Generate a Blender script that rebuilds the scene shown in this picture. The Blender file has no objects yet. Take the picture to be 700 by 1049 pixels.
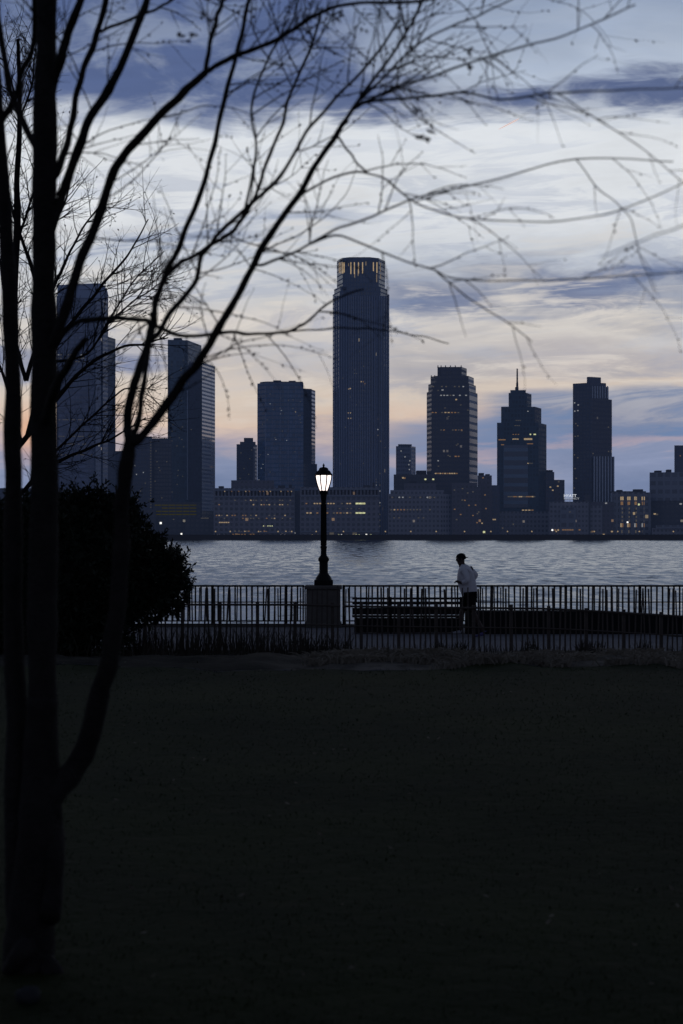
import bpy, bmesh, math, random
from mathutils import Vector, Matrix, noise
R = math.radians
random.seed(7)
sc = bpy.context.scene
COL = sc.collection
F, CX, HY, CZ = 1690.0, 350.0, 546.0, 1.6      # photo focal length in px, principal column, horizon row, eye height
WATER_Z, PATH_Z = -3.9, -0.7

def P(px, py, d):
    return Vector(((px-CX)/F*d, d, CZ+(HY-py)/F*d))
def lin(r, g, b):
    def f(c):
        c /= 255.0
        return c/12.92 if c <= .04045 else ((c+.055)/1.055)**2.4
    return (f(r), f(g), f(b), 1.0)

# ------------------------------------------------------------------ mesh helpers
class MB:
    def __init__(s): s.v = []; s.f = []; s.uv = []
    def quad(s, a, b, c, d):
        n = len(s.v); s.v += [a, b, c, d]; s.f.append((n, n+1, n+2, n+3))
    def box(s, x0, x1, y0, y1, z0, z1):
        n = len(s.v)
        s.v += [(x0,y0,z0),(x1,y0,z0),(x1,y1,z0),(x0,y1,z0),(x0,y0,z1),(x1,y0,z1),(x1,y1,z1),(x0,y1,z1)]
        for f in ((0,3,2,1),(4,5,6,7),(0,1,5,4),(1,2,6,5),(2,3,7,6),(3,0,4,7)):
            s.f.append(tuple(n+i for i in f))
    def tube(s, pts, rad, n=6, cap=True):
        pts = [Vector(p) for p in pts]
        k = len(pts)
        if k < 2: return
        base = len(s.v)
        ref = None
        for i, p in enumerate(pts):
            t = (pts[min(i+1, k-1)] - pts[max(i-1, 0)])
            if t.length < 1e-9: t = Vector((0,0,1))
            t.normalize()
            if ref is None:
                ref = Vector((0,1,0)) if abs(t.y) < .9 else Vector((1,0,0))
            a = (ref - t*ref.dot(t))
            if a.length < 1e-6: a = t.orthogonal()
            a.normalize(); ref = a
            b = t.cross(a)
            for j in range(n):
                an = 2*math.pi*j/n
                s.v.append(tuple(p + (a*math.cos(an)+b*math.sin(an))*rad[i]))
        for i in range(k-1):
            for j in range(n):
                q = base+i*n; s.f.append((q+j, q+(j+1)%n, q+n+(j+1)%n, q+n+j))
        if cap:
            s.f.append(tuple(base+j for j in reversed(range(n))))
            s.f.append(tuple(base+(k-1)*n+j for j in range(n)))
    def lathe(s, prof, n=16, cx=0, cy=0, phase=0.0):
        base = len(s.v); k = len(prof)
        for r, z in prof:
            for j in range(n):
                a = 2*math.pi*(j+phase)/n
                s.v.append((cx+r*math.cos(a), cy+r*math.sin(a), z))
        for i in range(k-1):
            for j in range(n):
                q = base+i*n; s.f.append((q+j, q+(j+1)%n, q+n+(j+1)%n, q+n+j))
        s.f.append(tuple(base+j for j in reversed(range(n))))
        s.f.append(tuple(base+(k-1)*n+j for j in range(n)))
    def blob(s, c, r, axis=(0,0,1), stretch=1.0):
        c = Vector(c); t = Vector(axis).normalized(); a = t.orthogonal().normalized(); b = t.cross(a)
        n = len(s.v)
        s.v += [tuple(c+t*r*stretch), tuple(c-t*r*stretch), tuple(c+a*r), tuple(c+b*r), tuple(c-a*r), tuple(c-b*r)]
        for i in range(4):
            j = (i+1) % 4
            s.f.append((n, n+2+i, n+2+j)); s.f.append((n+1, n+2+j, n+2+i))
    def build(s, name, mat, parent=None, smooth=False, off=None):
        me = bpy.data.meshes.new(name)
        v = s.v if off is None else [tuple(Vector(p)-off) for p in s.v]
        me.from_pydata(v, [], s.f); me.update()
        if smooth: me.polygons.foreach_set('use_smooth', [True]*len(me.polygons))
        if mat: me.materials.append(mat)
        o = bpy.data.objects.new(name, me); COL.objects.link(o)
        if parent: o.parent = parent
        return o

def tag(o, label=None, cat=None, group=None, kind=None):
    if label: o['label'] = label
    if cat: o['category'] = cat
    if group: o['group'] = group
    if kind: o['kind'] = kind
    return o
def empty(name, loc, label, cat, group=None):
    o = bpy.data.objects.new(name, None); o.empty_display_size = .2; COL.objects.link(o); o.location = loc
    return tag(o, label, cat, group)
def dup(o, parent=None, loc=None, scale=None, rotz=None):
    c = o.copy(); COL.objects.link(c); c.parent = parent
    if loc is not None: c.location = loc
    if scale is not None: c.scale = scale
    if rotz is not None: c.rotation_euler = (0, 0, rotz)
    return c

# ------------------------------------------------------------------ node helpers
class G:
    """small expression builder over a node tree"""
    def __init__(s, tree): s.t = tree; s.n = tree.nodes; s.l = tree.links
    def node(s, typ, **kw):
        n = s.n.new(typ)
        for k, v in kw.items(): setattr(n, k, v)
        return n
    def put(s, sock, val):
        if hasattr(val, 'is_linked') or isinstance(val, bpy.types.NodeSocket): s.l.new(val, sock)
        elif val is not None: sock.default_value = val
    def m(s, op, a, b=None, c=None, clamp=False):
        n = s.node('ShaderNodeMath', operation=op, use_clamp=clamp)
        s.put(n.inputs[0], a)
        if b is not None: s.put(n.inputs[1], b)
        if c is not None: s.put(n.inputs[2], c)
        return n.outputs[0]
    def smooth(s, x, a, b, lo=0.0, hi=1.0):
        n = s.node('ShaderNodeMapRange', interpolation_type='SMOOTHSTEP')
        s.put(n.inputs[0], x)
        n.inputs[1].default_value = a; n.inputs[2].default_value = b; n.inputs[3].default_value = lo; n.inputs[4].default_value = hi
        return n.outputs[0]
    def xyz(s, x, y, z=0.0):
        n = s.node('ShaderNodeCombineXYZ')
        for i, v in enumerate((x, y, z)): s.put(n.inputs[i], v)
        return n.outputs[0]
    def noise(s, vec, scale, detail=4, rough=.55, dist=0.0):
        n = s.node('ShaderNodeTexNoise'); s.l.new(vec, n.inputs['Vector'])
        n.inputs['Scale'].default_value = scale; n.inputs['Detail'].default_value = detail
        n.inputs['Roughness'].default_value = rough; n.inputs['Distortion'].default_value = dist
        return n.outputs[0]
    def mix(s, f, a, b):
        n = s.node('ShaderNodeMix', data_type='RGBA')
        s.put(n.inputs[0], f); s.put(n.inputs[6], a); s.put(n.inputs[7], b)
        return n.outputs[2]
    def ramp(s, x, stops):
        n = s.node('ShaderNodeValToRGB'); s.put(n.inputs[0], x)
        e = n.color_ramp.elements
        while len(e) < len(stops): e.new(.5)
        for el, (p, c) in zip(e, sorted(stops)): el.position = p; el.color = c
        return n.outputs[0]

def mat(name, base, rough=.7, vary=.25, scale=4.0, bump=0.0, spec=.3, metal=0.0, emis=None, estr=0.0, bscale=None):
    m = bpy.data.materials.new(name); m.use_nodes = True
    g = G(m.node_tree); b = m.node_tree.nodes['Principled BSDF']
    co = g.node('ShaderNodeTexCoord').outputs['Object']
    nz = g.noise(co, scale, 5)
    hi = tuple(min(1, c*(1+vary)) for c in base[:3])+(1,); lo = tuple(c*(1-vary) for c in base[:3])+(1,)
    g.l.new(g.mix(nz, lo, hi), b.inputs['Base Color'])
    b.inputs['Roughness'].default_value = rough; b.inputs['Specular IOR Level'].default_value = spec; b.inputs['Metallic'].default_value = metal
    if bump:
        bn = g.node('ShaderNodeBump'); bn.inputs['Strength'].default_value = bump; bn.inputs['Distance'].default_value = .02
        g.l.new(g.noise(co, bscale or scale*5, 5), bn.inputs['Height']); g.l.new(bn.outputs[0], b.inputs['Normal'])
    if emis:
        b.inputs['Emission Color'].default_value = emis; b.inputs['Emission Strength'].default_value = estr
    return m

HAZE = (0.0058, 0.0088, 0.0178, 1.0)        # dusk air light before the far bank, painted as emission in its materials
def facade(name, wall, glass, fh=3.8, bw=3.0, wv=.6, wu=.75, lit=0.0, rough=.25, litcol=(1.0,.62,.28,1), lstr=.35, spec=.5, jitter=.8, ior=1.7):
    """wall with a grid of windows laid out in metres along the wall (uv)"""
    m = bpy.data.materials.new(name); m.use_nodes = True
    g = G(m.node_tree); b = m.node_tree.nodes['Principled BSDF']
    uv = g.node('ShaderNodeUVMap').outputs[0]
    sp = g.node('ShaderNodeSeparateXYZ'); g.l.new(uv, sp.inputs[0])
    cu = g.m('DIVIDE', sp.outputs[0], bw); cv = g.m('DIVIDE', sp.outputs[1], fh)
    fu = g.m('FRACT', cu); fv = g.m('FRACT', cv)
    mu = g.m('LESS_THAN', g.m('ABSOLUTE', g.m('SUBTRACT', fu, .5)), wu/2)
    mv = g.m('LESS_THAN', g.m('ABSOLUTE', g.m('SUBTRACT', fv, .5)), wv/2)
    win = g.m('MULTIPLY', mu, mv)
    wn = g.node('ShaderNodeTexWhiteNoise', noise_dimensions='2D')
    g.l.new(g.xyz(g.m('FLOOR', cu), g.m('FLOOR', cv)), wn.inputs['Vector'])
    wn2 = g.node('ShaderNodeTexWhiteNoise', noise_dimensions='2D')
    g.l.new(g.xyz(g.m('ADD', g.m('FLOOR', cu), 31.5), g.m('FLOOR', cv)), wn2.inputs['Vector'])
    k = g.m('ADD', 1-jitter/2, g.m('MULTIPLY', wn.outputs[0], jitter))
    gl = g.node('ShaderNodeMix', data_type='RGBA', blend_type='MULTIPLY'); gl.inputs[0].default_value = 1
    gl.inputs[6].default_value = glass
    mp = g.node('ShaderNodeVectorMath', operation='MULTIPLY'); g.l.new(uv, mp.inputs[0]); mp.inputs[1].default_value = (1.0, .28, 1.0)
    k = g.m('MULTIPLY', k, g.m('ADD', .35, g.m('MULTIPLY', g.noise(mp.outputs[0], .05, 5, .6), 1.3)))  # uneven glass tint paints in varied reflections
    g.l.new(k, gl.inputs[7])
    big = g.noise(uv, .012, 4); wl = g.node('ShaderNodeMix', data_type='RGBA', blend_type='MULTIPLY'); wl.inputs[0].default_value = 1
    wl.inputs[6].default_value = wall; g.l.new(g.m('ADD', .65, g.m('MULTIPLY', big, .7)), wl.inputs[7])
    g.l.new(g.mix(win, wl.outputs[2], gl.outputs[2]), b.inputs['Base Color'])
    g.l.new(g.m('SUBTRACT', .75, g.m('MULTIPLY', win, .75-rough)), b.inputs['Roughness'])
    b.inputs['Specular IOR Level'].default_value = spec; b.inputs['IOR'].default_value = ior
    on = g.m('MULTIPLY', g.m('LESS_THAN', wn2.outputs[0], lit*.5), win)
    on = g.m('MULTIPLY', on, g.m('MULTIPLY', wn.outputs[0], lstr))
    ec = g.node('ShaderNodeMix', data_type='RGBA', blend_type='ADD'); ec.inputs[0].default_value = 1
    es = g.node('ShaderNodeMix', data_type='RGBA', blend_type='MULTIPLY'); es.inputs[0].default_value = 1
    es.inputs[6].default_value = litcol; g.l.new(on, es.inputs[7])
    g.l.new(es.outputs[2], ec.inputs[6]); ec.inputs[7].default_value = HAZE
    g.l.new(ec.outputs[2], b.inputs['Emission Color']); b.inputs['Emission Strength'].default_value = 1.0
    return m

# ------------------------------------------------------------------ render, camera
sc.render.engine = 'CYCLES'
sc.cycles.use_denoising = True
sc.cycles.max_bounces = 6; sc.cycles.diffuse_bounces = 3; sc.cycles.glossy_bounces = 3
sc.view_settings.view_transform = 'Standard'; sc.view_settings.look = 'None'; sc.view_settings.exposure = 0
cam = bpy.data.cameras.new('camera'); co = bpy.data.objects.new('camera', cam); COL.objects.link(co)
co.location = (0, 0, CZ); co.rotation_euler = (R(90), 0, 0)
cam.sensor_fit = 'VERTICAL'; cam.sensor_height = 36; cam.sensor_width = 24; cam.lens = F/1049*36
cam.shift_y = (HY-524.5)/1049.0
cam.clip_start = .1; cam.clip_end = 60000
cam.dof.use_dof = True; cam.dof.focus_distance = 60; cam.dof.aperture_fstop = 4.0
sc.camera = co

# ------------------------------------------------------------------ sky
SUN_AZ, SUN_EL = R(-14), R(1.5)
w = bpy.data.worlds.new('World'); sc.world = w; w.use_nodes = True
g = G(w.node_tree); g.n.clear()
dirv = g.node('ShaderNodeTexCoord').outputs['Generated']
sp = g.node('ShaderNodeSeparateXYZ'); g.l.new(dirv, sp.inputs[0])
dx, dy, dz = sp.outputs
yy = g.m('MAXIMUM', dy, .06)
u = g.m('DIVIDE', dx, yy); v = g.m('DIVIDE', dz, yy)
st = g.xyz(g.m('MULTIPLY', u, 1.0), g.m('ADD', g.m('MULTIPLY', v, 5.5), g.m('MULTIPLY', u, .25)))
n_big = g.noise(st, 5.0, 6, .58, .4)
n_fine = g.noise(g.xyz(g.m('MULTIPLY', u, 1.0), g.m('ADD', g.m('MULTIPLY', v, 6.5), g.m('MULTIPLY', u, -.35)), 3.7), 11.0, 7, .62, .6)
n_puff = g.noise(g.xyz(u, g.m('MULTIPLY', v, 2.2), 1.3), 16.0, 6, .6, .3)
n_swirl = g.noise(g.xyz(g.m('MULTIPLY', u, 1.0), g.m('MULTIPLY', v, 2.6), 8.1), 9.0, 5, .55, .9)
warp = g.m('ADD', g.m('MULTIPLY', g.m('SUBTRACT', n_big, .5), .045), g.m('ADD', g.m('MULTIPLY', g.m('SUBTRACT', n_fine, .5), .034), g.m('MULTIPLY', g.m('SUBTRACT', n_swirl, .5), .04)))
vw = g.m('ADD', v, warp)
VM = 560/F
def row(y): return max(0.0, min(1.0, (HY-y)/F/VM))
base = g.ramp(g.m('DIVIDE', vw, VM), [
    (row(546), lin(112,122,150)), (row(505), lin(112,126,158)), (row(476), lin(128,138,166)), (row(456), lin(160,152,164)),
    (row(432), lin(202,181,166)), (row(408), lin(203,190,178)), (row(375), lin(186,181,180)), (row(335), lin(202,197,192)),
    (row(265), lin(190,195,203)), (row(215), lin(213,216,220)), (row(140), lin(212,216,221)), (row(70), lin(172,183,200)), (row(0), lin(140,154,178))])
def band(yc, hh, x0=None, x1=None, soft=60, sh=None, slope=0.0, calm=None):
    """a cloud bank: centre row, half height, left and right end (photo rows and columns give its bearing and elevation)"""
    vv = g.m('SUBTRACT', vw if calm is None else g.m('ADD', v, g.m('MULTIPLY', warp, calm)), (HY-yc)/F)
    if slope: vv = g.m('SUBTRACT', vv, g.m('MULTIPLY', u, slope))
    a = g.smooth(g.m('ABSOLUTE', vv), (hh+(sh or hh*.7))/F, max(0, hh-(sh or hh*.7))/F)
    if x0 is not None: a = g.m('MULTIPLY', a, g.smooth(g.m('ADD', u, g.m('MULTIPLY', warp, 2)), (x0-soft-CX)/F, (x0+soft-CX)/F))
    if x1 is not None: a = g.m('MULTIPLY', a, g.smooth(g.m('ADD', u, g.m('MULTIPLY', warp, 2)), (x1+soft-CX)/F, (x1-soft-CX)/F))
    return a
skyc = base
puff = g.smooth(n_puff, .36, .60)
fine = g.smooth(n_fine, .40, .62)
def lay(cur, mask, col, amt, tex=None, t0=.45):
    k = g.m('MULTIPLY', mask, amt)
    if tex is not None: k = g.m('MULTIPLY', k, g.m('ADD', t0, g.m('MULTIPLY', tex, 1-t0)))
    return g.mix(k, cur, col)
skyc = lay(skyc, band(38, 76, None, 410, 90, 24), lin(76,92,132), .97, puff, .55)
skyc = lay(skyc, band(99, 21, 290, None, 70, 14, .02), lin(80,94,130), .97, puff, .30)
skyc = lay(skyc, band(242, 12, 60, 330, 60), lin(128,140,166), .85, fine, .2)
skyc = lay(skyc, band(294, 23, 385, None, 60, 12), lin(100,114,146), .97, puff, .5)
skyc = lay(skyc, band(330, 13, 150, 350, 60), lin(150,154,174), .7, fine, .3)
skyc = lay(skyc, band(366, 14, None, 175, 40, 8), lin(98,113,150), .9, puff, .6)
skyc = lay(skyc, band(377, 20, 400, None, 90), lin(162,158,164), .85, fine, .35)
skyc = lay(skyc, band(440, 27, 470, None, 40, 6, .045, .28), lin(100,122,158), .97, fine, .8)
skyc = lay(skyc, band(449, 17, 390, 560, 40, 5, 0, .12), lin(112,128,160), .85, fine, .75)
skyc = lay(skyc, g.m('MULTIPLY', band(360, 60), g.smooth(n_swirl, .50, .66)), lin(160,158,164), .75, fine, .5)
skyc = lay(skyc, band(400, 5, 480, None, 80), lin(208,188,168), .45, fine, .3)
skyc = lay(skyc, band(464, 6, 430, None, 60), lin(164,150,162), .7, fine, .3)
skyc = lay(skyc, g.m('MULTIPLY', band(250, 110), g.smooth(n_fine, .49, .62)), lin(138,149,172), .42)
skyc = lay(skyc, g.m('MULTIPLY', band(330, 90), g.smooth(n_fine, .47, .34)), lin(230,222,212), .45)
# low glow around the set sun, left of the frame's middle
gd = g.m('ADD', g.m('POWER', g.m('DIVIDE', g.m('SUBTRACT', u, (30-CX)/F), .011), 2.0), g.m('POWER', g.m('DIVIDE', g.m('SUBTRACT', v, (HY-442)/F), .014), 2.0))
skyc = lay(skyc, g.m('EXPONENT', g.m('MULTIPLY', gd, -1.0)), lin(226,165,120), .6)
# streak texture over everything
stk = g.m('ADD', .80, g.m('ADD', g.m('MULTIPLY', n_fine, .36), g.m('MULTIPLY', n_puff, .24)))
mul = g.node('ShaderNodeMix', data_type='RGBA', blend_type='MULTIPLY'); mul.inputs[0].default_value = 1
g.l.new(skyc, mul.inputs[6]); g.l.new(stk, mul.inputs[7]); skyc = mul.outputs[2]
# the rest of the vault: Nishita dusk plus cloud grey
nish = g.node('ShaderNodeTexSky', sky_type='NISHITA'); nish.sun_disc = False
nish.sun_elevation = SUN_EL; nish.sun_rotation = SUN_AZ; nish.air_density = 1.2; nish.dust_density = 1.5; nish.altitude = 0
ns = g.node('ShaderNodeMix', data_type='RGBA', blend_type='MULTIPLY'); ns.inputs[0].default_value = 1
g.l.new(nish.outputs[0], ns.inputs[6]); ns.inputs[7].default_value = (.035,.035,.035,1)
va = g.node('ShaderNodeMix', data_type='RGBA', blend_type='ADD'); va.inputs[0].default_value = 1
g.l.new(ns.outputs[2], va.inputs[6])
g.l.new(g.ramp(g.m('ABSOLUTE', dz), [(0, (.082,.108,.200,1)), (.4, (.042,.058,.112,1)), (1, (.030,.040,.075,1))]), va.inputs[7])
west = g.m('MULTIPLY', g.smooth(dy, .35, .85), g.smooth(v, 1.0, .36))
final = g.mix(west, va.outputs[2], skyc)
bg = g.node('ShaderNodeBackground'); g.l.new(final, bg.inputs[0]); bg.inputs[1].default_value = 1.0
out = g.node('ShaderNodeOutputWorld'); g.l.new(bg.outputs[0], out.inputs[0])

sun = bpy.data.lights.new('sun', 'SUN'); sun.energy = .04; sun.angle = R(10); sun.color = (1, .72, .5)
so = bpy.data.objects.new('sun', sun); COL.objects.link(so)
sd = Vector((math.sin(SUN_AZ)*math.cos(SUN_EL), math.cos(SUN_AZ)*math.cos(SUN_EL), math.sin(SUN_EL)))
so.rotation_euler = sd.to_track_quat('Z', 'Y').to_euler(); so.location = (0, 0, 50)

# ------------------------------------------------------------------ materials
M = {}
M['bark'] = mat('bark', (.026,.022,.020), .9, .7, 14, 1.0, .15, bscale=70)
M['twig'] = mat('twig_bark', (.022,.014,.014), .85, .3, 20, 0, .1)
M['far_bark'] = mat('far_bark', (.016,.013,.014), .9, .3, 6, 0, .1)
M['leaf'] = mat('evergreen_leaf', (.020,.026,.016), .6, .7, 3, 0, .25)
M['iron'] = mat('black_iron', (.006,.006,.007), .6, .3, 8, .1, .15)
M['wood'] = mat('weathered_wood', (.080,.066,.058), .85, .4, 5, .3, .15)
M['plank'] = mat('dark_plank', (.012,.012,.013), .85, .35, 5, .3, .15)
M['stone'] = mat('grey_stone', (.11,.098,.088), .85, .35, 5, .5, .2)
M['darkstone'] = mat('dark_stone', (.013,.013,.014), .85, .3, 3, .4, .15)
M['rock'] = mat('field_stone', (.03,.03,.03), .9, .3, 8, .5, .15)
M['quay'] = mat('quay_wall', (.05,.052,.062), .9, .3, .05, 0, .1, emis=(.0040,.0052,.0095,1), estr=1)  # faint emission paints air haze over the far bank
M['glow'] = mat('lamp_glass', (.8,.8,.8), .3, .05, 3, 0, .3, emis=(1,.86,.80,1), estr=1.7)
M['gold'] = mat('warm_light', (.2,.15,.1), .6, .1, 1, emis=(1,.74,.44,1), estr=.30)
M['amber'] = mat('amber_light', (.2,.12,.06), .6, .1, 1, emis=(1,.58,.32,1), estr=.15)
M['pale'] = mat('pale_light', (.2,.2,.2), .6, .1, 1, emis=(.84,.86,.88,1), estr=.26)
M['dim'] = mat('dim_light', (.1,.1,.1), .6, .1, 1, emis=(.80,.72,.64,1), estr=.075)
M['lime'] = mat('lime_light', (.2,.2,.1), .6, .1, 1, emis=(.92,.95,.52,1), estr=.62)
M['white'] = mat('white_light', (.3,.3,.3), .6, .1, 1, emis=(1,.98,.92,1), estr=1.3)
M['olive'] = mat('olive_light', (.1,.09,.02), .6, .2, 1, emis=(.55,.47,.16,1), estr=.045)
M['roof'] = mat('roof_grey', (.05,.055,.07), .85, .2, .05, emis=(.0062,.0088,.0175,1), estr=.9)  # roof, steel, pale and blue fins emit faintly as painted haze
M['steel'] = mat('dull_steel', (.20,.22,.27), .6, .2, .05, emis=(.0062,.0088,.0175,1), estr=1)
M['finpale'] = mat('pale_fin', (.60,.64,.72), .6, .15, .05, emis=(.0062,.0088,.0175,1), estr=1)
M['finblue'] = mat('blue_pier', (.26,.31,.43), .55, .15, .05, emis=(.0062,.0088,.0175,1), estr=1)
M['fingold'] = mat('crown_fin_lit', (.3,.25,.2), .6, .1, .5, emis=(1,.72,.40,1), estr=.38)
M['findim'] = mat('crown_fin_dim', (.3,.27,.22), .6, .1, .5, emis=(1,.74,.46,1), estr=.16)

# ------------------------------------------------------------------ near ground
def gz(x, y):
    if y < 19.5: z = 0.0
    elif y < 31.0:
        t = (y-19.5)/11.5; z = -.66*t*t*(3-2*t)
    else: z = -.66-(y-31)*.01
    z += (.10*max(0, noise.noise(Vector((x*.9, y*.5, 9)))+.1)*min(1, max(0, x+1.2)) if 19.4 < y < 24 else 0)
    z += .05*noise.noise(Vector((x*.25, y*.25, 0)))*(1 if y < 30.5 else .3) + (.085*noise.noise(Vector((x*1.3, y*1.3, 4)))+.03*noise.noise(Vector((x*4, y*4, 4))) if 19.2 < y < 31.6 else .012*noise.noise(Vector((x*1.9, y*1.9, 7))))
    return z
def ground_mesh(name, xs, ys, m):
    b = MB(); nx = len(xs)
    for y in ys:
        for x in xs: b.v.append((x, y, gz(x, y)))
    for j in range(len(ys)-1):
        for i in range(nx-1): b.f.append((j*nx+i, j*nx+i+1, (j+1)*nx+i+1, (j+1)*nx+i))
    o = b.build(name, m, smooth=True); tag(o, kind='structure'); return o
def axis(lo, hi, fine_lo, fine_hi, step):
    a = []; x = fine_lo
    while x <= fine_hi+1e-6: a.append(x); x += step
    s = step; x = fine_lo
    pre = []
    while x > lo: s *= 1.4; x = max(lo, x-s); pre.append(x)
    s = step; x = a[-1]; post = []
    while x < hi: s *= 1.4; x = min(hi, x+s); post.append(x)
    return list(reversed(pre))+a+post
def soil(name, c1, c2, c3, sc1, sc2):
    m = bpy.data.materials.new(name); m.use_nodes = True
    q = G(m.node_tree); b = m.node_tree.nodes['Principled BSDF']
    o = q.node('ShaderNodeTexCoord').outputs['Object']
    n1 = q.noise(o, sc1, 6, .6); n2 = q.noise(o, sc2, 6, .7)
    c = q.mix(q.smooth(n1, .35, .65), c1, c2); c = q.mix(q.smooth(n2, .52, .75), c, c3)
    q.l.new(c, b.inputs['Base Color']); b.inputs['Roughness'].default_value = .95; b.inputs['Specular IOR Level'].default_value = .08
    bn = q.node('ShaderNodeBump'); bn.inputs['Strength'].default_value = .8; bn.inputs['Distance'].default_value = .04
    q.l.new(q.noise(o, sc2*1.7, 6, .7), bn.inputs['Height']); q.l.new(bn.outputs[0], b.inputs['Normal'])
    return m
M['lawn'] = soil('lawn_soil', (.0095,.0135,.0032,1), (.0170,.0225,.0052,1), (.022,.024,.008,1), .42, 3.2)
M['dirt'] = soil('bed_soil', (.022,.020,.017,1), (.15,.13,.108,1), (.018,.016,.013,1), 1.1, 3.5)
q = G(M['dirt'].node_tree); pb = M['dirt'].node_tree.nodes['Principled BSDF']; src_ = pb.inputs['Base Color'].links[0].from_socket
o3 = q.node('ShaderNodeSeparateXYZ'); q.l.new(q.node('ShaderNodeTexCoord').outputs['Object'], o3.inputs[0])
q.l.new(q.mix(q.smooth(o3.outputs[0], -1.6, .6), (.016,.014,.011,1), src_), pb.inputs['Base Color'])      # soil darkened towards the bush, painting in its shade and the dense stalks
M['pave'] = soil('path_asphalt', (.17,.165,.175,1), (.21,.20,.21,1), (.14,.14,.15,1), .8, 20)
ground_mesh('lawn', axis(-400, 400, -12, 12, .35), axis(-300, 19.6, 3, 19.3, .3), M['lawn'])
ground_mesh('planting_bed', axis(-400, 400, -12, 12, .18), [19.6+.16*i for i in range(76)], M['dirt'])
b = MB(); b.box(-400, 400, 31.5, 40.25, -4.2, PATH_Z); tag(b.build('esplanade_path', M['pave']), kind='structure')
b = MB(); b.box(-400, 400, 40.25, 40.75, -4.3, PATH_Z+.06); b.box(-400, 400, 40.75, 40.95, -4.3, -2.2)
tag(b.build('sea_wall', M['stone']), 'long stone sea wall edge under the water side railing', 'wall')
b = MB(); c = P(700, 652.5, 36.7); b.lathe([(.5, 0), (.5, .004)], 20); o = b.build('puddle', None)
pm = bpy.data.materials.new('puddle_water'); pm.use_nodes = True; pb = pm.node_tree.nodes['Principled BSDF']
q = G(pm.node_tree); pb.inputs['Base Color'].default_value = (.01,.01,.012,1); pb.inputs['Roughness'].default_value = .03; pb.inputs['IOR'].default_value = 1.33
q.l.new(q.m('MULTIPLY', q.noise(q.node('ShaderNodeTexCoord').outputs['Object'], 3), .08), pb.inputs['Roughness'])
o.data.materials.append(pm); o.location = (c.x+.25, 36.6, PATH_Z+.002); o.scale = (1.2, .16, 1); tag(o, kind='structure')

# ------------------------------------------------------------------ river
rm = bpy.data.materials.new('river_water'); rm.use_nodes = True
q = G(rm.node_tree); pb = rm.node_tree.nodes['Principled BSDF']
pb.inputs['Base Color'].default_value = (.020,.026,.034,1); pb.inputs['Roughness'].default_value = .12; pb.inputs['IOR'].default_value = 4.6
oc = q.node('ShaderNodeTexCoord').outputs['Object']
s2 = q.node('ShaderNodeSeparateXYZ'); q.l.new(oc, s2.inputs[0])
wv = q.xyz(q.m('MULTIPLY', s2.outputs[0], 3.6), s2.outputs[1])
n1 = q.noise(wv, 1/9, 8, .76, .5); n2 = q.noise(q.xyz(s2.outputs[0], s2.outputs[1], 31.0), 1/5, 6, .7, .3); n3 = q.noise(q.xyz(q.m('MULTIPLY', s2.outputs[0], .35), s2.outputs[1], 77.0), 1/140, 3, .5)
tl = q.m('MULTIPLY', q.smooth(n1, .45, .74), .34)
tl = q.m('MULTIPLY', q.m('ADD', tl, .10), q.m('ADD', .75, q.m('MULTIPLY', n3, .5)))
nv_ = q.node('ShaderNodeVectorMath', operation='NORMALIZE')
q.l.new(q.xyz(q.m('MULTIPLY', q.m('SUBTRACT', n2, .5), .5), q.m('MULTIPLY', tl, -1.0), 1.0), nv_.inputs[0])
q.l.new(nv_.outputs[0], pb.inputs['Normal'])
b = MB(); b.quad((-9000,40.9,WATER_Z),(9000,40.9,WATER_Z),(9000,1342,WATER_Z),(-9000,1342,WATER_Z))
tag(b.build('river', rm), kind='structure')

# ------------------------------------------------------------------ far shore
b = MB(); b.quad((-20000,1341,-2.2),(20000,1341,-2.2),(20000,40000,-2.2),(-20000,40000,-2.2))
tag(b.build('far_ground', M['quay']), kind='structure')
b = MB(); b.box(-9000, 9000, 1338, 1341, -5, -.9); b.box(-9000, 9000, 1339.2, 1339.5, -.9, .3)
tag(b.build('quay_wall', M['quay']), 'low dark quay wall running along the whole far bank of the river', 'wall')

LITBOX = MB(); LITBOX.box(-.5, .5, -.25, .25, -.5, .5)
LIT = {}
def litmesh(k):
    if k not in LIT:
        me = bpy.data.meshes.new('lit_window_'+k); me.from_pydata(LITBOX.v, [], LITBOX.f); me.update(); me.materials.append(M[k]); LIT[k] = me
    return LIT[k]

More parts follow.
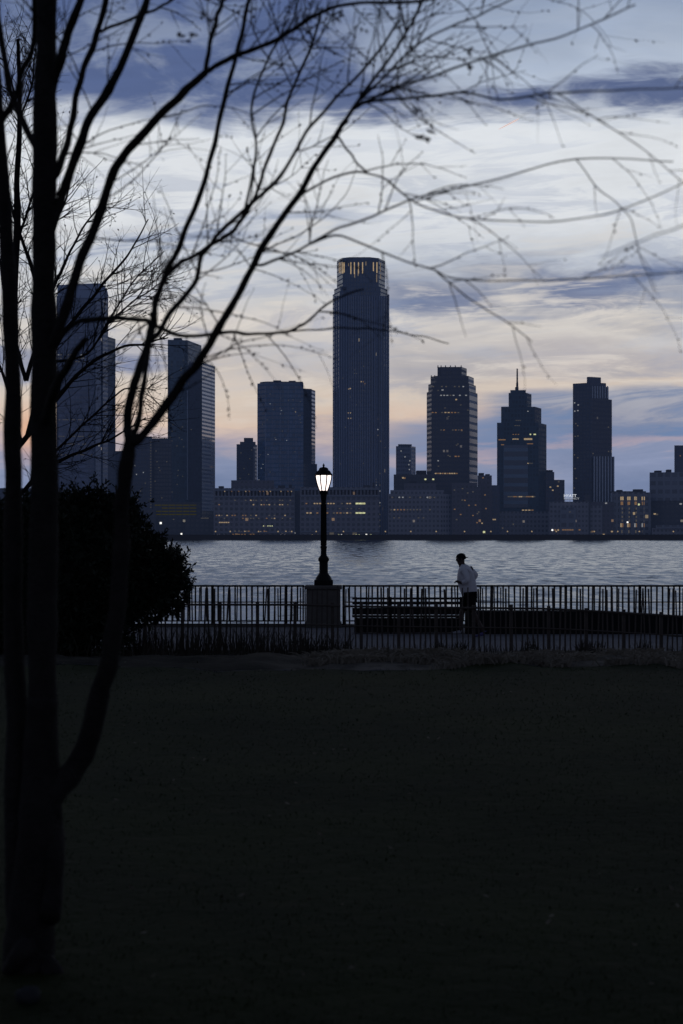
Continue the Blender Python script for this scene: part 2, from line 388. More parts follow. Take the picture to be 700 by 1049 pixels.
class Building:
    def __init__(s, name, label, cat, cx, D, group=None):
        p = P(cx, HY, D); s.D = D; s.base = Vector((p.x, D, -2.2)); s.tiers = []
        s.root = empty(name, s.base, label, cat, group)
    def tier(s, name, pts, y_top, y_bot, m, back=34, lab=None):
        """pts: visible wall corners left to right as (column, extra depth)"""
        D0 = s.D+pts[0][1]
        z1 = CZ+(HY-y_top)/F*D0; z0 = -2.2 if y_bot is None else CZ+(HY-y_bot)/F*D0
        fr = [Vector(((px-CX)/F*(s.D+dd), s.D+dd, 0)) for px, dd in pts]
        dm = max(dd for _, dd in pts)+back
        pl, pr = pts[0][0]+.6, pts[-1][0]-.6
        ring = fr+[Vector(((pr-CX)/F*(s.D+dm), s.D+dm, 0)), Vector(((pl-CX)/F*(s.D+dm), s.D+dm, 0))]
        n = len(ring); me = bpy.data.meshes.new(name)
        vs = [tuple(Vector((p.x, p.y, z))-s.base) for z in (z0, z1) for p in ring]
        fs = [(i, (i+1) % n, n+(i+1) % n, n+i) for i in range(n)]+[tuple(range(n, 2*n))]
        me.from_pydata(vs, [], fs); uvl = me.uv_layers.new(name='UVMap')
        run = [0.0]
        for i in range(n): run.append(run[-1]+(ring[(i+1) % n]-ring[i]).length)
        li = 0
        for i in range(n):
            for (uu, vv) in ((run[i], z0), (run[i+1], z0), (run[i+1], z1), (run[i], z1)):
                uvl.data[li].uv = (uu, vv+2.2); li += 1
        for i in range(n): uvl.data[li].uv = (-.01, -.01); li += 1
        me.update(); me.materials.append(m)
        o = bpy.data.objects.new(name, me); COL.objects.link(o); o.parent = s.root
        if lab: o['label'] = lab
        s.tiers.append((fr, z0, z1)); return o
    def spot(s, px, py, prefer=None):
        for fr, z0, z1 in (reversed(s.tiers) if prefer is None else [s.tiers[prefer]]):
            for a, c in zip(fr, fr[1:]):
                pa = CX+a.x/a.y*F; pc = CX+c.x/c.y*F
                if pa-.2 <= px <= pc+.2:
                    k = (px-CX)/F; e = c-a          # a + t*e on the ray x = k*y
                    den = e.x-k*e.y; t = (k*a.y-a.x)/den if abs(den) > 1e-9 else .5
                    p = a+e*t; z = CZ+(HY-py)/F*p.y
                    if z0-.5 <= z <= z1+.5: return Vector((p.x, p.y, z)), math.atan2(e.y, e.x)
        return None, 0
    def lit(s, px, py, wd=1.6, ht=1.1, k='gold', name='lit_window'):
        p, an = s.spot(px, py)
        if p is None: return
        q = p.y/F; o = bpy.data.objects.new(name, litmesh(k)); COL.objects.link(o); o.parent = s.root
        o.location = p-s.base; o.rotation_euler = (0, 0, an); o.scale = (wd*q, 1, ht*q)
    def row(s, x0, x1, py, step, k='gold', prob=1.0, wd=1.4, ht=1.0, jit=.0):
        x = x0
        while x <= x1:
            if random.random() < prob: s.lit(x, py+random.uniform(-jit, jit), wd, ht, k if isinstance(k, str) else random.choice(k))
            x += step
    def piers(s, name, x0, x1, step, y0, y1, m, wd=.5, proud=.8):
        bm = MB(); x = x0
        while x <= x1+.01:
            a, an = s.spot(x, (y0+y1)/2)
            if a is not None:
                q = a.y/F; h = (y1-y0)*q; hw = wd*q/2; cz = CZ+(HY-(y0+y1)/2)*q
                ca, sa = math.cos(an), math.sin(an); n0 = len(bm.v)
                t = MB(); t.box(-hw, hw, -proud, .3, cz-h/2, cz+h/2)
                for vx, vy, vz in t.v: bm.v.append((a.x+vx*ca-vy*sa-s.base.x, a.y+vx*sa+vy*ca-s.base.y, vz-s.base.z))
                for f in t.f: bm.f.append(tuple(n0+i for i in f))
            x += step
        return bm.build(name, m, s.root)
    def box(s, name, x0, x1, y0, y1, m, dd=8, deep=14):
        d = s.D+dd; bm = MB(); a = P(x0, y0, d); c = P(x1, y1, d)
        bm.box(a.x-s.base.x, c.x-s.base.x, dd, dd+deep, c.z-s.base.z, a.z-s.base.z)
        return bm.build(name, m, s.root)
    def mast(s, x, y0, y1, wd, m, dd=14, name='mast'):
        d = s.D+dd; a = P(x, y1, d)-s.base; c = P(x, y0, d)-s.base; r = wd*d/F/2; mid = a.lerp(c, .35)
        bm = MB(); bm.tube([a, mid, mid, c], [r*1.2, r*1.1, r*.9, r*.7], 8); return bm.build(name, m, s.root)

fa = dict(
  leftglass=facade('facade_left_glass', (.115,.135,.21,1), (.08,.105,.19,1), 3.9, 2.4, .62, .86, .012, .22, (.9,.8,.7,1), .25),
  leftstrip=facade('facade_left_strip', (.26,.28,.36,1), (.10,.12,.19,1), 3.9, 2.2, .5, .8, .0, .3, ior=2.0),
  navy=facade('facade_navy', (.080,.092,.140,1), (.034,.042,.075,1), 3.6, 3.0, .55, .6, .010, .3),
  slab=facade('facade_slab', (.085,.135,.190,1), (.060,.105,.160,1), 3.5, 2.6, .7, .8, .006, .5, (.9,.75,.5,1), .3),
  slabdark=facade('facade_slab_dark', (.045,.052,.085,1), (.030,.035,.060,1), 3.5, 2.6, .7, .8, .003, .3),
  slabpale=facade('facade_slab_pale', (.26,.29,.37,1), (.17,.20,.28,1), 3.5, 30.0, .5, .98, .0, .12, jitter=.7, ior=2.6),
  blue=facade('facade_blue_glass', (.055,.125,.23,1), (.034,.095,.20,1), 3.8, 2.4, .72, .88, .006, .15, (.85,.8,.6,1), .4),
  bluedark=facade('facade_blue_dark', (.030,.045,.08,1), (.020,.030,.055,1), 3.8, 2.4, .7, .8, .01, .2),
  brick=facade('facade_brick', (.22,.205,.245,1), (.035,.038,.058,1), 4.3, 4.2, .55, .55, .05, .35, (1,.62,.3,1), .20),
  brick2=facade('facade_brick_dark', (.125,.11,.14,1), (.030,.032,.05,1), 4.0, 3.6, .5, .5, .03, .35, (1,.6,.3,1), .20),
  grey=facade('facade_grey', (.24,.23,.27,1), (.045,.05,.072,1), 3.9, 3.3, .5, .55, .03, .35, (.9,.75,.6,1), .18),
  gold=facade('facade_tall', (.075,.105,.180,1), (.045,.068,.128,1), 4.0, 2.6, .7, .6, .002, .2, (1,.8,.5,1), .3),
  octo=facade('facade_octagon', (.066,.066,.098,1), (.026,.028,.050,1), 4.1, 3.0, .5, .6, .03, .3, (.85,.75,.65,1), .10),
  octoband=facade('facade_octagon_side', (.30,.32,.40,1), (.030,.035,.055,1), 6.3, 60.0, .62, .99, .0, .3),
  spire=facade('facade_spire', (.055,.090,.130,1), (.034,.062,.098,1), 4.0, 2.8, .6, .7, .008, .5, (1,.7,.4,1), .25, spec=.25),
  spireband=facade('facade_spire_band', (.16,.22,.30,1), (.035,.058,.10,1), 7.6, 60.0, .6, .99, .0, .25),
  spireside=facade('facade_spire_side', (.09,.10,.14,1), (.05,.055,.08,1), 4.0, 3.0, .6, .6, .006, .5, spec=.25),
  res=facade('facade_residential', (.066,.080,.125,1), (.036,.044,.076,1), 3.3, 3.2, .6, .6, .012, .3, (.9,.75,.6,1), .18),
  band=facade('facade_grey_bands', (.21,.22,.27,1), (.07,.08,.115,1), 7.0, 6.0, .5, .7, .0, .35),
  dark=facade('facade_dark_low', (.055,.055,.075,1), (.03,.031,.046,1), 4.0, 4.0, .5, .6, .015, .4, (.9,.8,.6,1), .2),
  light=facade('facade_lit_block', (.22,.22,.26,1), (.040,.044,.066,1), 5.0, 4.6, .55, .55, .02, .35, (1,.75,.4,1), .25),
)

# --- far left curved tower
B = Building('glass_tower', 'tall dusky glass tower with rounded top corner behind the bare trees at far left', 'tower', 85, 1400)
B.tier('tower_shaft', [(58,0),(97,2),(99,8),(111,22)], 303, None, fa['leftglass'])
B.tier('corner_strip', [(98,-1),(103.5,0)], 306, None, fa['leftstrip'], 10); B.tier('corner_strip', [(105.5,4),(110.5,12)], 306, None, fa['leftstrip'], 10)
B.tier('side_wing', [(111,24),(118.5,40)], 345, None, fa['navy'])
# rounded crown
bm = MB(); d = 1401; prof = [(59,305),(59,292)]+[(100+11.0*math.sin(R(t)), 303-13.0*math.cos(R(t))) for t in range(0, 91, 10)]+[(111,305)]
pr = [P(x, y, d)-B.base for x, y in prof]; n = len(pr)
bm.v = [tuple(p) for p in pr]+[tuple(Vector(((p.x+B.base.x)*(d+26)/d-B.base.x, p.y+26, p.z))) for p in pr]
bm.f = [tuple(range(n)), tuple(reversed(range(n, 2*n)))]+[(i, n+i, n+(i+1) % n, (i+1) % n) for i in range(n)]
bm.build('rounded_crown', M['finblue'], B.root)
for y in (363.5, 367, 370.5): B.row(60, 88, y, 2.6, ['pale','dim'], .55, 1.6, .8)
for y in (430, 447, 455, 466): B.row(61, 95, y, 2.2, ['dim'], .6, 1.6, .6)
B.row(96, 112, 350, 3, ['dim'], .4, .8, .6); B.lit(101.5, 456, 1.2, 2.2, 'pale')

# --- pair of dark blocks left of the slabs
B = Building('apartment_block', 'dark block with a column of small lights left of the paired slab tower', 'building', 146, 1460)
B.tier('block_wall', [(118,0),(138,0)], 462, None, fa['navy']); B.tier('block_wall', [(137,4),(156,6)], 447, None, fa['navy'])
B.box('roof_box', 139, 146, 444.5, 447.5, M['roof'], 10)
for i in range(30): B.lit(154.6, 453+i*2.9, .9, .9, 'dim')
for x, y in ((140,486),(147,484),(138,477),(149,495),(144,503),(141,512),(137,517)): B.lit(x, y, 1.0, 1.0, 'pale' if y < 488 else 'dim')
B = Building('apartment_block', 'flat topped dark navy block touching the left edge of the paired slab tower', 'building', 164, 1475)
B.tier('block_wall', [(155,0),(176,0)], 449, None, fa['slabdark'])
for x, y in ((160,462),(163,479),(164,482),(171,473),(159,493),(166,510),(161,473)): B.lit(x, y, 1.0, .9, 'dim')

# --- paired slab tower
B = Building('slab_tower', 'paired slim slab tower, one half lower with pale ribbed side', 'tower', 196, 1500)
B.tier('tall_slab', [(172,0),(192.5,4),(206.5,46)], 348, None, fa['slab'])
B.tier('low_slab', [(193.5,-14),(207,-4)], 371, None, fa['slabdark'], 30)
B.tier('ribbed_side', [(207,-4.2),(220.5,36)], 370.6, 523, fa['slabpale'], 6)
B.tier('ribbed_base', [(207,-4),(220.5,36)], 523, None, fa['dark'], 6)
B.box('edge_strip', 191.8, 192.6, 400, 512, M['finpale'], 2.5, 1.2)  # narrow pale strip down the slab's edge
for i in range(26): B.lit(174+random.random()*16, 365+random.random()*140, .9, .7, 'dim')
for x, y, k in ((193,393,'dim'),(196,440,'dim'),(214,384,'dim')): B.lit(x, y, 1, .8, k)

# --- parking podium with olive light
B = Building('parking_garage', 'low garage with olive yellow lit decks at foot of the paired slabs', 'garage', 182, 1380)
B.tier('garage_wall', [(157,0),(206,4)], 514.5, None, fa['dark'])
for y in (517.5, 520.5, 523.8, 527): B.row(162, 203, y, 7.2, 'olive', .93, 6.6, 1.0)
B.lit(164.8, 535.8, 2.0, 2.0, 'white', 'flood_light'); B.lit(186, 547, 1.6, 1.6, 'white', 'flood_light'); B.lit(191, 542.6, 1.5, 1.0, 'pale')
for x, y in ((157,526),(159,526.5),(178,532),(183,549),(172,549)): B.lit(x, y, 1.5, .8, 'dim')
B = Building('low_building', 'low dark flat building between the garage and the six storey office block', 'building', 210, 1375)
B.tier('block_wall', [(190,0),(222,0)], 530, None, fa['dark'])
B.lit(210, 530.8, 8, .7, 'dim')

# --- small stepped tower
B = Building('stepped_tower', 'small dark stepped tower just left of the blue glass tower', 'tower', 252, 1560)
B.tier('tower_shaft', [(242.5,0),(260,2),(263.5,14)], 455, None, fa['navy'])
B.tier('tower_top', [(250,3),(259.5,4)], 448.5, 456, fa['navy'], 10); B.tier('tower_shoulder', [(246,2),(262,3)], 452.5, 456, fa['navy'], 12)
for x, y in ((247,464),(256,470),(258,461),(250,480),(255,486),(246,490),(261,492)): B.lit(x, y, .9, .8, 'dim')
B.box('edge_strip', 259.6, 261.2, 460, 492, M['steel'], 1.6, 1)  # narrow grey strip near the tower's right edge

# --- blue glass tower
B = Building('glass_tower', 'broad blue glass tower with chamfered corners left of the street lamp', 'tower', 292, 1440)
B.tier('tower_shaft', [(263.8,10),(272,0),(311,2)], 393, None, fa['blue'])
B.tier('roof_tier', [(266.5,12),(273,6),(310.5,8)], 391.4, 395, fa['bluedark'], 24)
B.tier('side_wing', [(311,6),(319.5,10)], 398, None, fa['bluedark'], 24)
B.tier('side_face', [(319.4,11),(323.2,24)], 399, None, fa['slabpale'], 16)
B.tier('base_step', [(311,4),(325,10)], 475, None, fa['bluedark'], 16)
for i in range(30): B.lit(265+random.random()*44, 402+random.random()*90, .8, .7, random.choice(['dim','dim','dim','pale']))
B.lit(303, 422, 1, 1, 'gold')
B.piers('facade_seams', 272, 310.5, 7.8, 396, 500, M['finblue'], .35, .35)

# --- six storey brick offices, left and right of the lamp
def brick_office(B, x0, x1, top, seed):
    random.seed(seed)
    B.tier('office_wall', [(x0,0),(x1,2)], top, None, fa['brick'])
    bm_rows = [(top+2, .7), (top+9, .5), (top+45.5, .8)]
    for y, h in bm_rows:
        a, an = B.spot((x0+x1)/2, y)
        bm = MB(); p0, _ = B.spot(x0+.1, y); p1, _ = B.spot(x1-.1, y)
        bm.box(p0.x-B.base.x, p1.x-B.base.x, min(p0.y, p1.y)-.9-B.base.y, max(p0.y, p1.y)+.2-B.base.y, p0.z-h*.8-B.base.z, p0.z+h*.8-B.base.z)
        bm.build('cornice', M['steel'], B.root)
    x = x0+3
    bm = MB()                                     # tall top floor openings
    while x < x1-1:
        p, an = B.spot(x, top+5.4); q = p.y/F
        bm.box(p.x-.8*q-B.base.x, p.x+.8*q-B.base.x, p.y-.35-B.base.y, p.y+.1-B.base.y, p.z-2.4*q-B.base.z, p.z+2.4*q-B.base.z); x += 3.6
    bm.build('top_floor_glazing', M['plankglass'], B.root)
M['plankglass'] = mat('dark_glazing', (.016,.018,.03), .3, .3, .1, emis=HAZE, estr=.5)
B = Building('office_block', 'six storey office block with lit arcade left of the lamp', 'office', 262, 1360)
brick_office(B, 219, 302, 500, 3)
B.tier('setback_storey', [(237,10),(281,11)], 492, 500.2, fa['brick2'], 16)
B.row(230, 300, 503.4, 3.6, ['amber','gold'], .55, 1.6, 1.0)
for y in (512.5, 517, 528, 531): B.row(222, 300, y, 2.7, ['dim','amber','gold','dim'], .36, 1.5, 1.0)
B.row(221, 236, 535.2, 2.2, ['pale','gold'], .8, 1.7, 1.0)
B.row(239, 300, 545, 2.0, ['amber','gold','gold','dim'], .75, 1.5, 1.2, 1.0); B.row(239, 262, 548.5, 3.0, ['amber'], .9, 1.8, 3)
B.row(216, 232, 548.7, 3.2, ['gold','white'], .8, 1.7, 1.7); B.row(252, 300, 548.5, 3.6, ['gold','white','amber'], .6, 1.5, 1.6)
B.row(268, 281, 538.8, 2.2, ['dim','lime'], .5, 1.1, .8)
B = Building('office_block', 'dark recessed office wing between the two lit blocks left of the tallest tower', 'office', 304, 1385)
B.tier('office_wall', [(296,0),(312,0)], 503, None, fa['brick2'])
for x, y in ((302,546),(300,546.5),(298,547.5),(299,552)): B.lit(x, y, 1.6, 1.2, 'pale' if y < 550 else 'lime')
B = Building('office_block', 'office block with bright window rows directly behind the street lamp', 'office', 347, 1358)
brick_office(B, 307.5, 389, 499, 5)
B.row(314, 374, 515.8, 2.8, ['amber','gold','dim','dim'], .7, 1.8, 1.1); B.row(366, 373, 515.8, 3.4, 'lime', 1, 3, 1.6)
B.row(315, 364, 525.5, 3.4, ['gold','dim','amber'], .75, 2.0, 1.3); B.row(366, 373, 525.5, 3.4, 'lime', 1, 3, 1.4)
B.row(336, 368, 521, 4, 'dim', .6, 1.3, .8); B.row(320, 380, 548, 3.0, ['gold','dim','lime','white'], .55, 1.3, 1.2); B.lit(375.5, 548, 1.8, 1.8, 'white')
for x in (340, 363.5): B.lit(x, 548, 4.4, 5, 'dim', 'lit_arch')

# --- tallest tower
B = Building('crowned_tower', 'tallest tower with lit golden fins around its crown', 'tower', 370, 1420)
B.tier('tower_shaft', [(341,26),(348,4),(357,0),(380,0),(390,6),(399,26)], 302, None, fa['gold'], 30)
B.tier('shoulder', [(342.5,24),(349,6),(358,2),(380,2),(390,8),(397,24)], 296.5, 303, fa['gold'], 26)
B.tier('crown', [(345.3,26),(351,9),(358,5),(379,5),(388,10),(394.6,26)], 267.5, 297, fa['gold'], 22)
B.tier('crown_rim', [(357,7),(377,7)], 265.8, 268, fa['gold'], 16)
B.mast(367, 264.6, 266.5, .8, M['steel'], 12, 'crane_arm')
bm = MB(); a = P(362, 266, 1430)-B.base; c = P(374, 263.6, 1430)-B.base; bm.tube([a, c], [.5, .4], 5); bm.build('roof_crane', M['steel'], B.root)
for x, h in ((347.8,11),(349.6,11.5),(351.4,11.5),(352.8,10.5),(359.6,12),(363.2,12),(367.4,11.5),(371.6,11.5),(382.6,9),(386.2,11)):
    B.lit(x, 267.8+h/2+.9, 1.0, h, 'fingold', 'lit_fin')
for x, y, h in ((357.3,271,3),(375,270,4),(363.5,282,5),(386,285,8),(389.8,274,9),(390,283,5),(367,280,5)): B.lit(x, y, .8, h, 'findim', 'lit_fin')
B.piers('piers', 343.5, 398, 2.35, 303, 548, M['finblue'], .6, .9)
B.piers('piers', 380.5, 392, 3.7, 308, 548, M['finpale2'] if 'finpale2' in M else M['steel'], .7, 1.2)
for x, y, k in ((370,391,'gold'),(372,391,'amber'),(374,393,'amber'),(357.5,398.5,'gold'),(359,398,'gold'),(357.3,423,'gold'),(359.5,423,'gold'),(357.3,428.5,'gold'),(359.8,428.5,'gold'),(387,440,'pale'),(391,440,'pale'),(387,446,'dim'),(390,452,'dim')):
    B.lit(x, y, 1.3, 1.1, k)
for y in range(485, 545, 3):
    for x in (385.6, 389.2):
        if random.random() < .5: B.lit(x, y, .9, 1.2, random.choice(['dim','pale','dim']))
for i in range(26): B.lit(343+random.random()*54, 330+random.random()*150, .8, .7, 'dim')
B.lit(391, 521, 1.6, 1.4, 'gold'); B.lit(393, 549, 1.5, 1.4, 'white')

# --- small tower right of it
B = Building('slim_tower', 'small grey tower with pale side between the tallest and octagonal towers', 'tower', 415, 1600)
B.tier('tower_shaft', [(405.8,0),(421,2),(426,14)], 457, None, fa['leftstrip'])
B.tier('tower_top', [(408,3),(422,5)], 455, 458, fa['navy'], 10); B.piers('pale_edge', 421.8, 425.5, 1.8, 459, 486, M['finpale'], 1.2, .3)
for x, y in ((419,476),(419.5,481),(420,472),(411,462),(415,468)): B.lit(x, y, 1, 1.1, 'pale')
B = Building('low_block', 'dark low block with three lamps on its roof edge right of the tallest tower', 'building', 420, 1440)
B.tier('block_wall', [(403.5,0),(446,0)], 486, None, fa['dark']); B.box('roof_box', 427, 437, 482, 486.5, M['roof'], 12)
for x, y, k in ((413,489.5,'gold'),(414.6,489.8,'amber'),(436,491,'lime'),(444,491,'lime'),(449.5,495.5,'pale')): B.lit(x, y, 1.9, 1.5, k, 'roof_lamp')
B = Building('office_block', 'stepped grey office block below the small grey tower', 'office', 430, 1362)
B.tier('office_wall', [(397.5,0),(452,0),(464,10)], 506, None, fa['grey']); B.tier('setback_storey', [(414,9),(447,10)], 495, 506.3, fa['brick2'], 14)
B.tier('shoulder_storey', [(400,5),(455,6)], 502, 506.4, fa['grey'], 18)
B.row(402, 450, 509.5, 3.6, ['dim','pale'], .4, 1.6, 1.2); B.row(401, 445, 522.2, 3.3, ['gold','dim','amber','dim'], .75, 1.6, 1.1)
B.row(404, 440, 530.5, 5, 'dim', .5, 1.5, .9); B.row(399, 460, 549.5, 3.6, ['gold','white','lime','dim'], .75, 1.4, 1.3)

# --- octagonal stepped tower
B = Building('octagonal_tower', 'dark octagonal tower with stepped crown and pale striped right side', 'tower', 463, 1450)
B.tier('tower_shaft', [(437.3,14),(442,0),(481,0),(489.3,26)], 402, None, fa['octo'], 30)
B.tier('crown_tier', [(438.9,13),(443,3),(480.5,3),(487.6,25)], 394, 403, fa['octo'], 26)
B.tier('crown_tier', [(441.3,15),(447,6),(480,6),(485.5,26)], 386, 395, fa['octo'], 22)
B.tier('crown_tier', [(448.3,14),(452,10),(473,10),(478.3,26)], 376.3, 387, fa['octo'], 14)
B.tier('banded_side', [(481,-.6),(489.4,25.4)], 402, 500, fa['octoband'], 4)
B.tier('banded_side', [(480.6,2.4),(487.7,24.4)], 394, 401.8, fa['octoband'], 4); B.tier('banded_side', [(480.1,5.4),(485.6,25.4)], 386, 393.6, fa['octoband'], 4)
for x in (448.8, 452, 456.6, 461.6, 466.6, 472.6): B.mast(x, 374.3, 377, 1.2, M['roof'], 11, 'pinnacle')
for x in (442, 445.5): B.mast(x, 384.4, 387, 1.2, M['roof'], 8, 'pinnacle')
B.row(444, 476, 396.0, 4.4, ['pale','dim'], .7, 1.6, 1.1); B.row(447, 465, 387, 3.4, 'dim', .8, 1.4, .9); B.row(452, 480, 405, 3.2, ['dim','pale'], .7, 1.8, 1)
B.row(440, 474, 422.6, 3.3, ['gold','amber','dim'], .75, 2, 1); B.lit(467.5, 409.3, 1.8, 1.3, 'gold'); B.lit(453.5, 399.5, 2, 1.2, 'pale'); B.lit(449, 400, 1, 1, 'dim')
B.row(452, 474, 440.5, 3, ['dim','amber'], .7, 1.8, .9); B.row(446, 472, 467.5, 3, ['amber','dim'], .45, 1.8, 1); B.lit(467, 467.5, 2.2, 1.2, 'amber'); B.lit(449, 472, 1.3, 1.2, 'pale')
B.row(446.5, 469, 485.0, 2.4, ['amber','amber','gold'], .95, 1.8, 1.1)
for i in range(36): B.lit(440+random.random()*40, 408+random.random()*75, 1.6, .8, 'dim') if random.random() < .3 else None

B = Building('brick_block', 'dark brick block with scattered orange windows at foot of the octagonal tower', 'building', 478, 1366)
B.tier('block_wall', [(463,0),(493,2)], 499, None, fa['brick2']); B.tier('block_step', [(463,2),(489,3)], 494.5, 499.3, fa['brick2'], 12)
for i in range(15): B.lit(465+random.random()*27, 500+random.random()*40, 1.6, 1.1, random.choice(['amber','dim','amber','pale']))
B.row(466, 492, 549.6, 2.6, ['gold','lime','white'], .85, 1.8, 1.4)
B = Building('brick_block', 'narrow block with jagged roof plant between octagonal and spire towers', 'building', 499, 1385)
B.tier('block_wall', [(489.5,0),(504,1)], 487, None, fa['brick2']); B.box('roof_box', 491, 496, 484.5, 487.3, M['roof'], 4, 8); B.box('roof_box', 498, 502, 485.6, 487.3, M['roof'], 5, 8)
B.tier('block_wall', [(503,3),(512,3)], 497, None, fa['navy'])
for x, y in ((495,489.5),(497,507),(498,521),(494,536),(505.6,532.2),(507.4,532.2)): B.lit(x, y, 1.5, 1.2, 'amber' if y < 530 else 'gold')
B.row(491, 512, 550.6, 2.4, ['lime','lime','white'], .9, 2.0, 1.7); B.lit(496, 545, 2.2, 2, 'lime')

# --- spire tower
B = Building('spire_tower', 'dark stepped tower topped with a tall thin spire', 'tower', 534, 1430)
B.tier('tower_shaft', [(509.3,0),(551.8,0),(560,26)], 433, None, fa['spire'], 30)
B.tier('tower_step', [(513.5,4),(548,4),(554.6,24)], 416.6, 434, fa['spire'], 26)
B.tier('tower_step', [(521.2,8),(540,8),(544.6,22)], 402.5, 417.5, fa['spire'], 20)
B.tier('tower_step', [(523,10),(538.8,10)], 399.6, 403, fa['spire'], 16)
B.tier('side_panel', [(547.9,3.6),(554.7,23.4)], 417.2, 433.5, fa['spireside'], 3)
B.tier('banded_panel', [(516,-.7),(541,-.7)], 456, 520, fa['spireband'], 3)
B.tier('podium', [(511,-22),(566,-20)], 524, None, fa['grey'], 18)
B.mast(530, 377.6, 400, 2.0, M['roof'], 16, 'spire')
B.box('spire_base', 528.3, 531.4, 396.4, 400, M['roof'], 14, 4)
B.row(512, 518, 450.5, 2.4, 'amber', 1, 2.4, 1.1); B.row(526, 532, 449.8, 2.2, 'gold', .9, 2, 1); B.row(538, 545, 449.8, 2.1, 'gold', 1, 2.2, 1.8)
B.row(541, 547, 454.6, 2.1, 'amber', .9, 2.0, .8); B.lit(515, 455.6, 3, .9, 'amber'); B.row(526, 536, 445, 2.6, 'amber', .7, 1.4, .7); B.lit(543.5, 445, 1.4, 1.2, 'lime'); B.lit(548, 445, 2.4, 1.2, 'lime')
B.row(529, 533, 430.7, 2, 'dim', 1, 1.4, .7); B.row(528, 533, 436, 2, 'dim', 1, 1.4, .7); B.lit(541, 421.3, 1.2, 1, 'pale'); B.row(541, 546, 474.6, 2.1, ['gold','dim'], 1, 1.4, .9)
B.row(521, 548, 508.8, 1.9, ['gold','amber','dim'], .95, 1.7, 1.1); B.row(536, 552, 522.6, 3.2, ['gold','amber'], .9, 2.2, 1.0)
for y in (446, 452, 458, 464): B.lit(553.6, y, 1.8, 5, 'rose', 'glass_reflection') if 'rose' in M else None
for x, y in ((540,550.5),(526,537),(515,541)): B.lit(x, y, 1.4, 1.3, 'dim')

B = Building('stepped_block', 'small stepped dark block tucked right of the spire tower', 'building', 569, 1450)
B.tier('block_wall', [(559,0),(568,0)], 483.5, None, fa['navy']); B.tier('block_wall', [(567,3),(578.5,4)], 491.5, None, fa['brick2']); B.box('roof_box', 560, 566.5, 481.5, 484, M['roof'], 6, 8)
for x, y in ((571.5,498),(566.5,502.2),(572.5,493.5),(564,499)): B.lit(x, y, 1.6, 1.2, 'gold' if y > 497 else 'dim')

# --- hotel with roof sign
B = Building('hotel', 'low waterfront hotel carrying a white lit sign on its roof', 'hotel', 582, 1356)
B.tier('hotel_wall', [(563,0),(574,-3),(592,-3),(603,0)], 514, None, fa['grey']); B.tier('hotel_bay', [(574,-6),(590,-6)], 520, None, fa['band'], 3)
B.row(566, 573, 543, 3.0, ['gold','white','amber'], .9, 1.7, 1.5); B.row(577, 596, 542.8, 2.4, 'amber', .7, 2.0, 1.2); B.lit(564, 550.6, 2.6, 1.8, 'lime'); B.lit(563, 550, 1.4, 1.4, 'white'); B.lit(598, 553.0, 1.6, 1.2, 'pale'); B.lit(584,524.5,1.8,.8,'dim')
def sign_text(txt, px, py, hpx, wpx, parent, base, D, m):
    cu = bpy.data.curves.new('sign_lettering', 'FONT'); cu.body = txt; cu.align_x = 'LEFT'; cu.size = 1.0; cu.extrude = .04
    t = bpy.data.objects.new('tmp', cu); COL.objects.link(t)
    dg = bpy.context.evaluated_depsgraph_get(); me = bpy.data.meshes.new_from_object(t.evaluated_get(dg)); bpy.data.objects.remove(t)
    xs = [v_.co.x for v_ in me.vertices]; ys = [v_.co.y for v_ in me.vertices]
    x0, x1, y0, y1 = min(xs), max(xs), min(ys), max(ys); q = D/F
    for v_ in me.vertices:
        v_.co.x = (v_.co.x-x0)/(x1-x0)*wpx*q; v_.co.y = (v_.co.y-y0)/(y1-y0)*hpx*q; v_.co.z *= 6
    me.materials.clear(); me.materials.append(m)
    o = bpy.data.objects.new('sign_lettering', me); COL.objects.link(o); o.parent = parent
    o.rotation_euler = (R(90), 0, 0); o.location = P(px, py, D)-base; return o
SD = 1350; sb = P(585.5, 513.4, SD)
S = empty('rooftop_sign', sb, 'white glowing two line sign standing on the hotel roof', 'sign')
M['sign'] = mat('sign_white', (.5,.5,.5), .6, .05, 1, emis=(.92,.95,1,1), estr=.75)
M['sign2'] = mat('sign_white_dim', (.5,.5,.5), .6, .05, 1, emis=(.92,.95,1,1), estr=.34)
sign_text('HYATT', 578, 509.3, 2.9, 12.6, S, sb, SD, M['sign']); sign_text('REGENCY', 578, 511.6, 1.8, 15.6, S, sb, SD, M['sign2'])
bm = MB(); q = SD/F
for x in (579, 584, 589, 593): a = P(x, 514.2, SD)-sb; c = P(x, 507, SD)-sb; bm.box(a.x-.08, a.x+.08, .3, .5, a.z, c.z)
a = P(577, 511.9, SD)-sb; c = P(595, 511.7, SD)-sb; bm.box(a.x, c.x, .28, .5, a.z, c.z+.1)
bm.build('sign_frame', M['roof'], S)

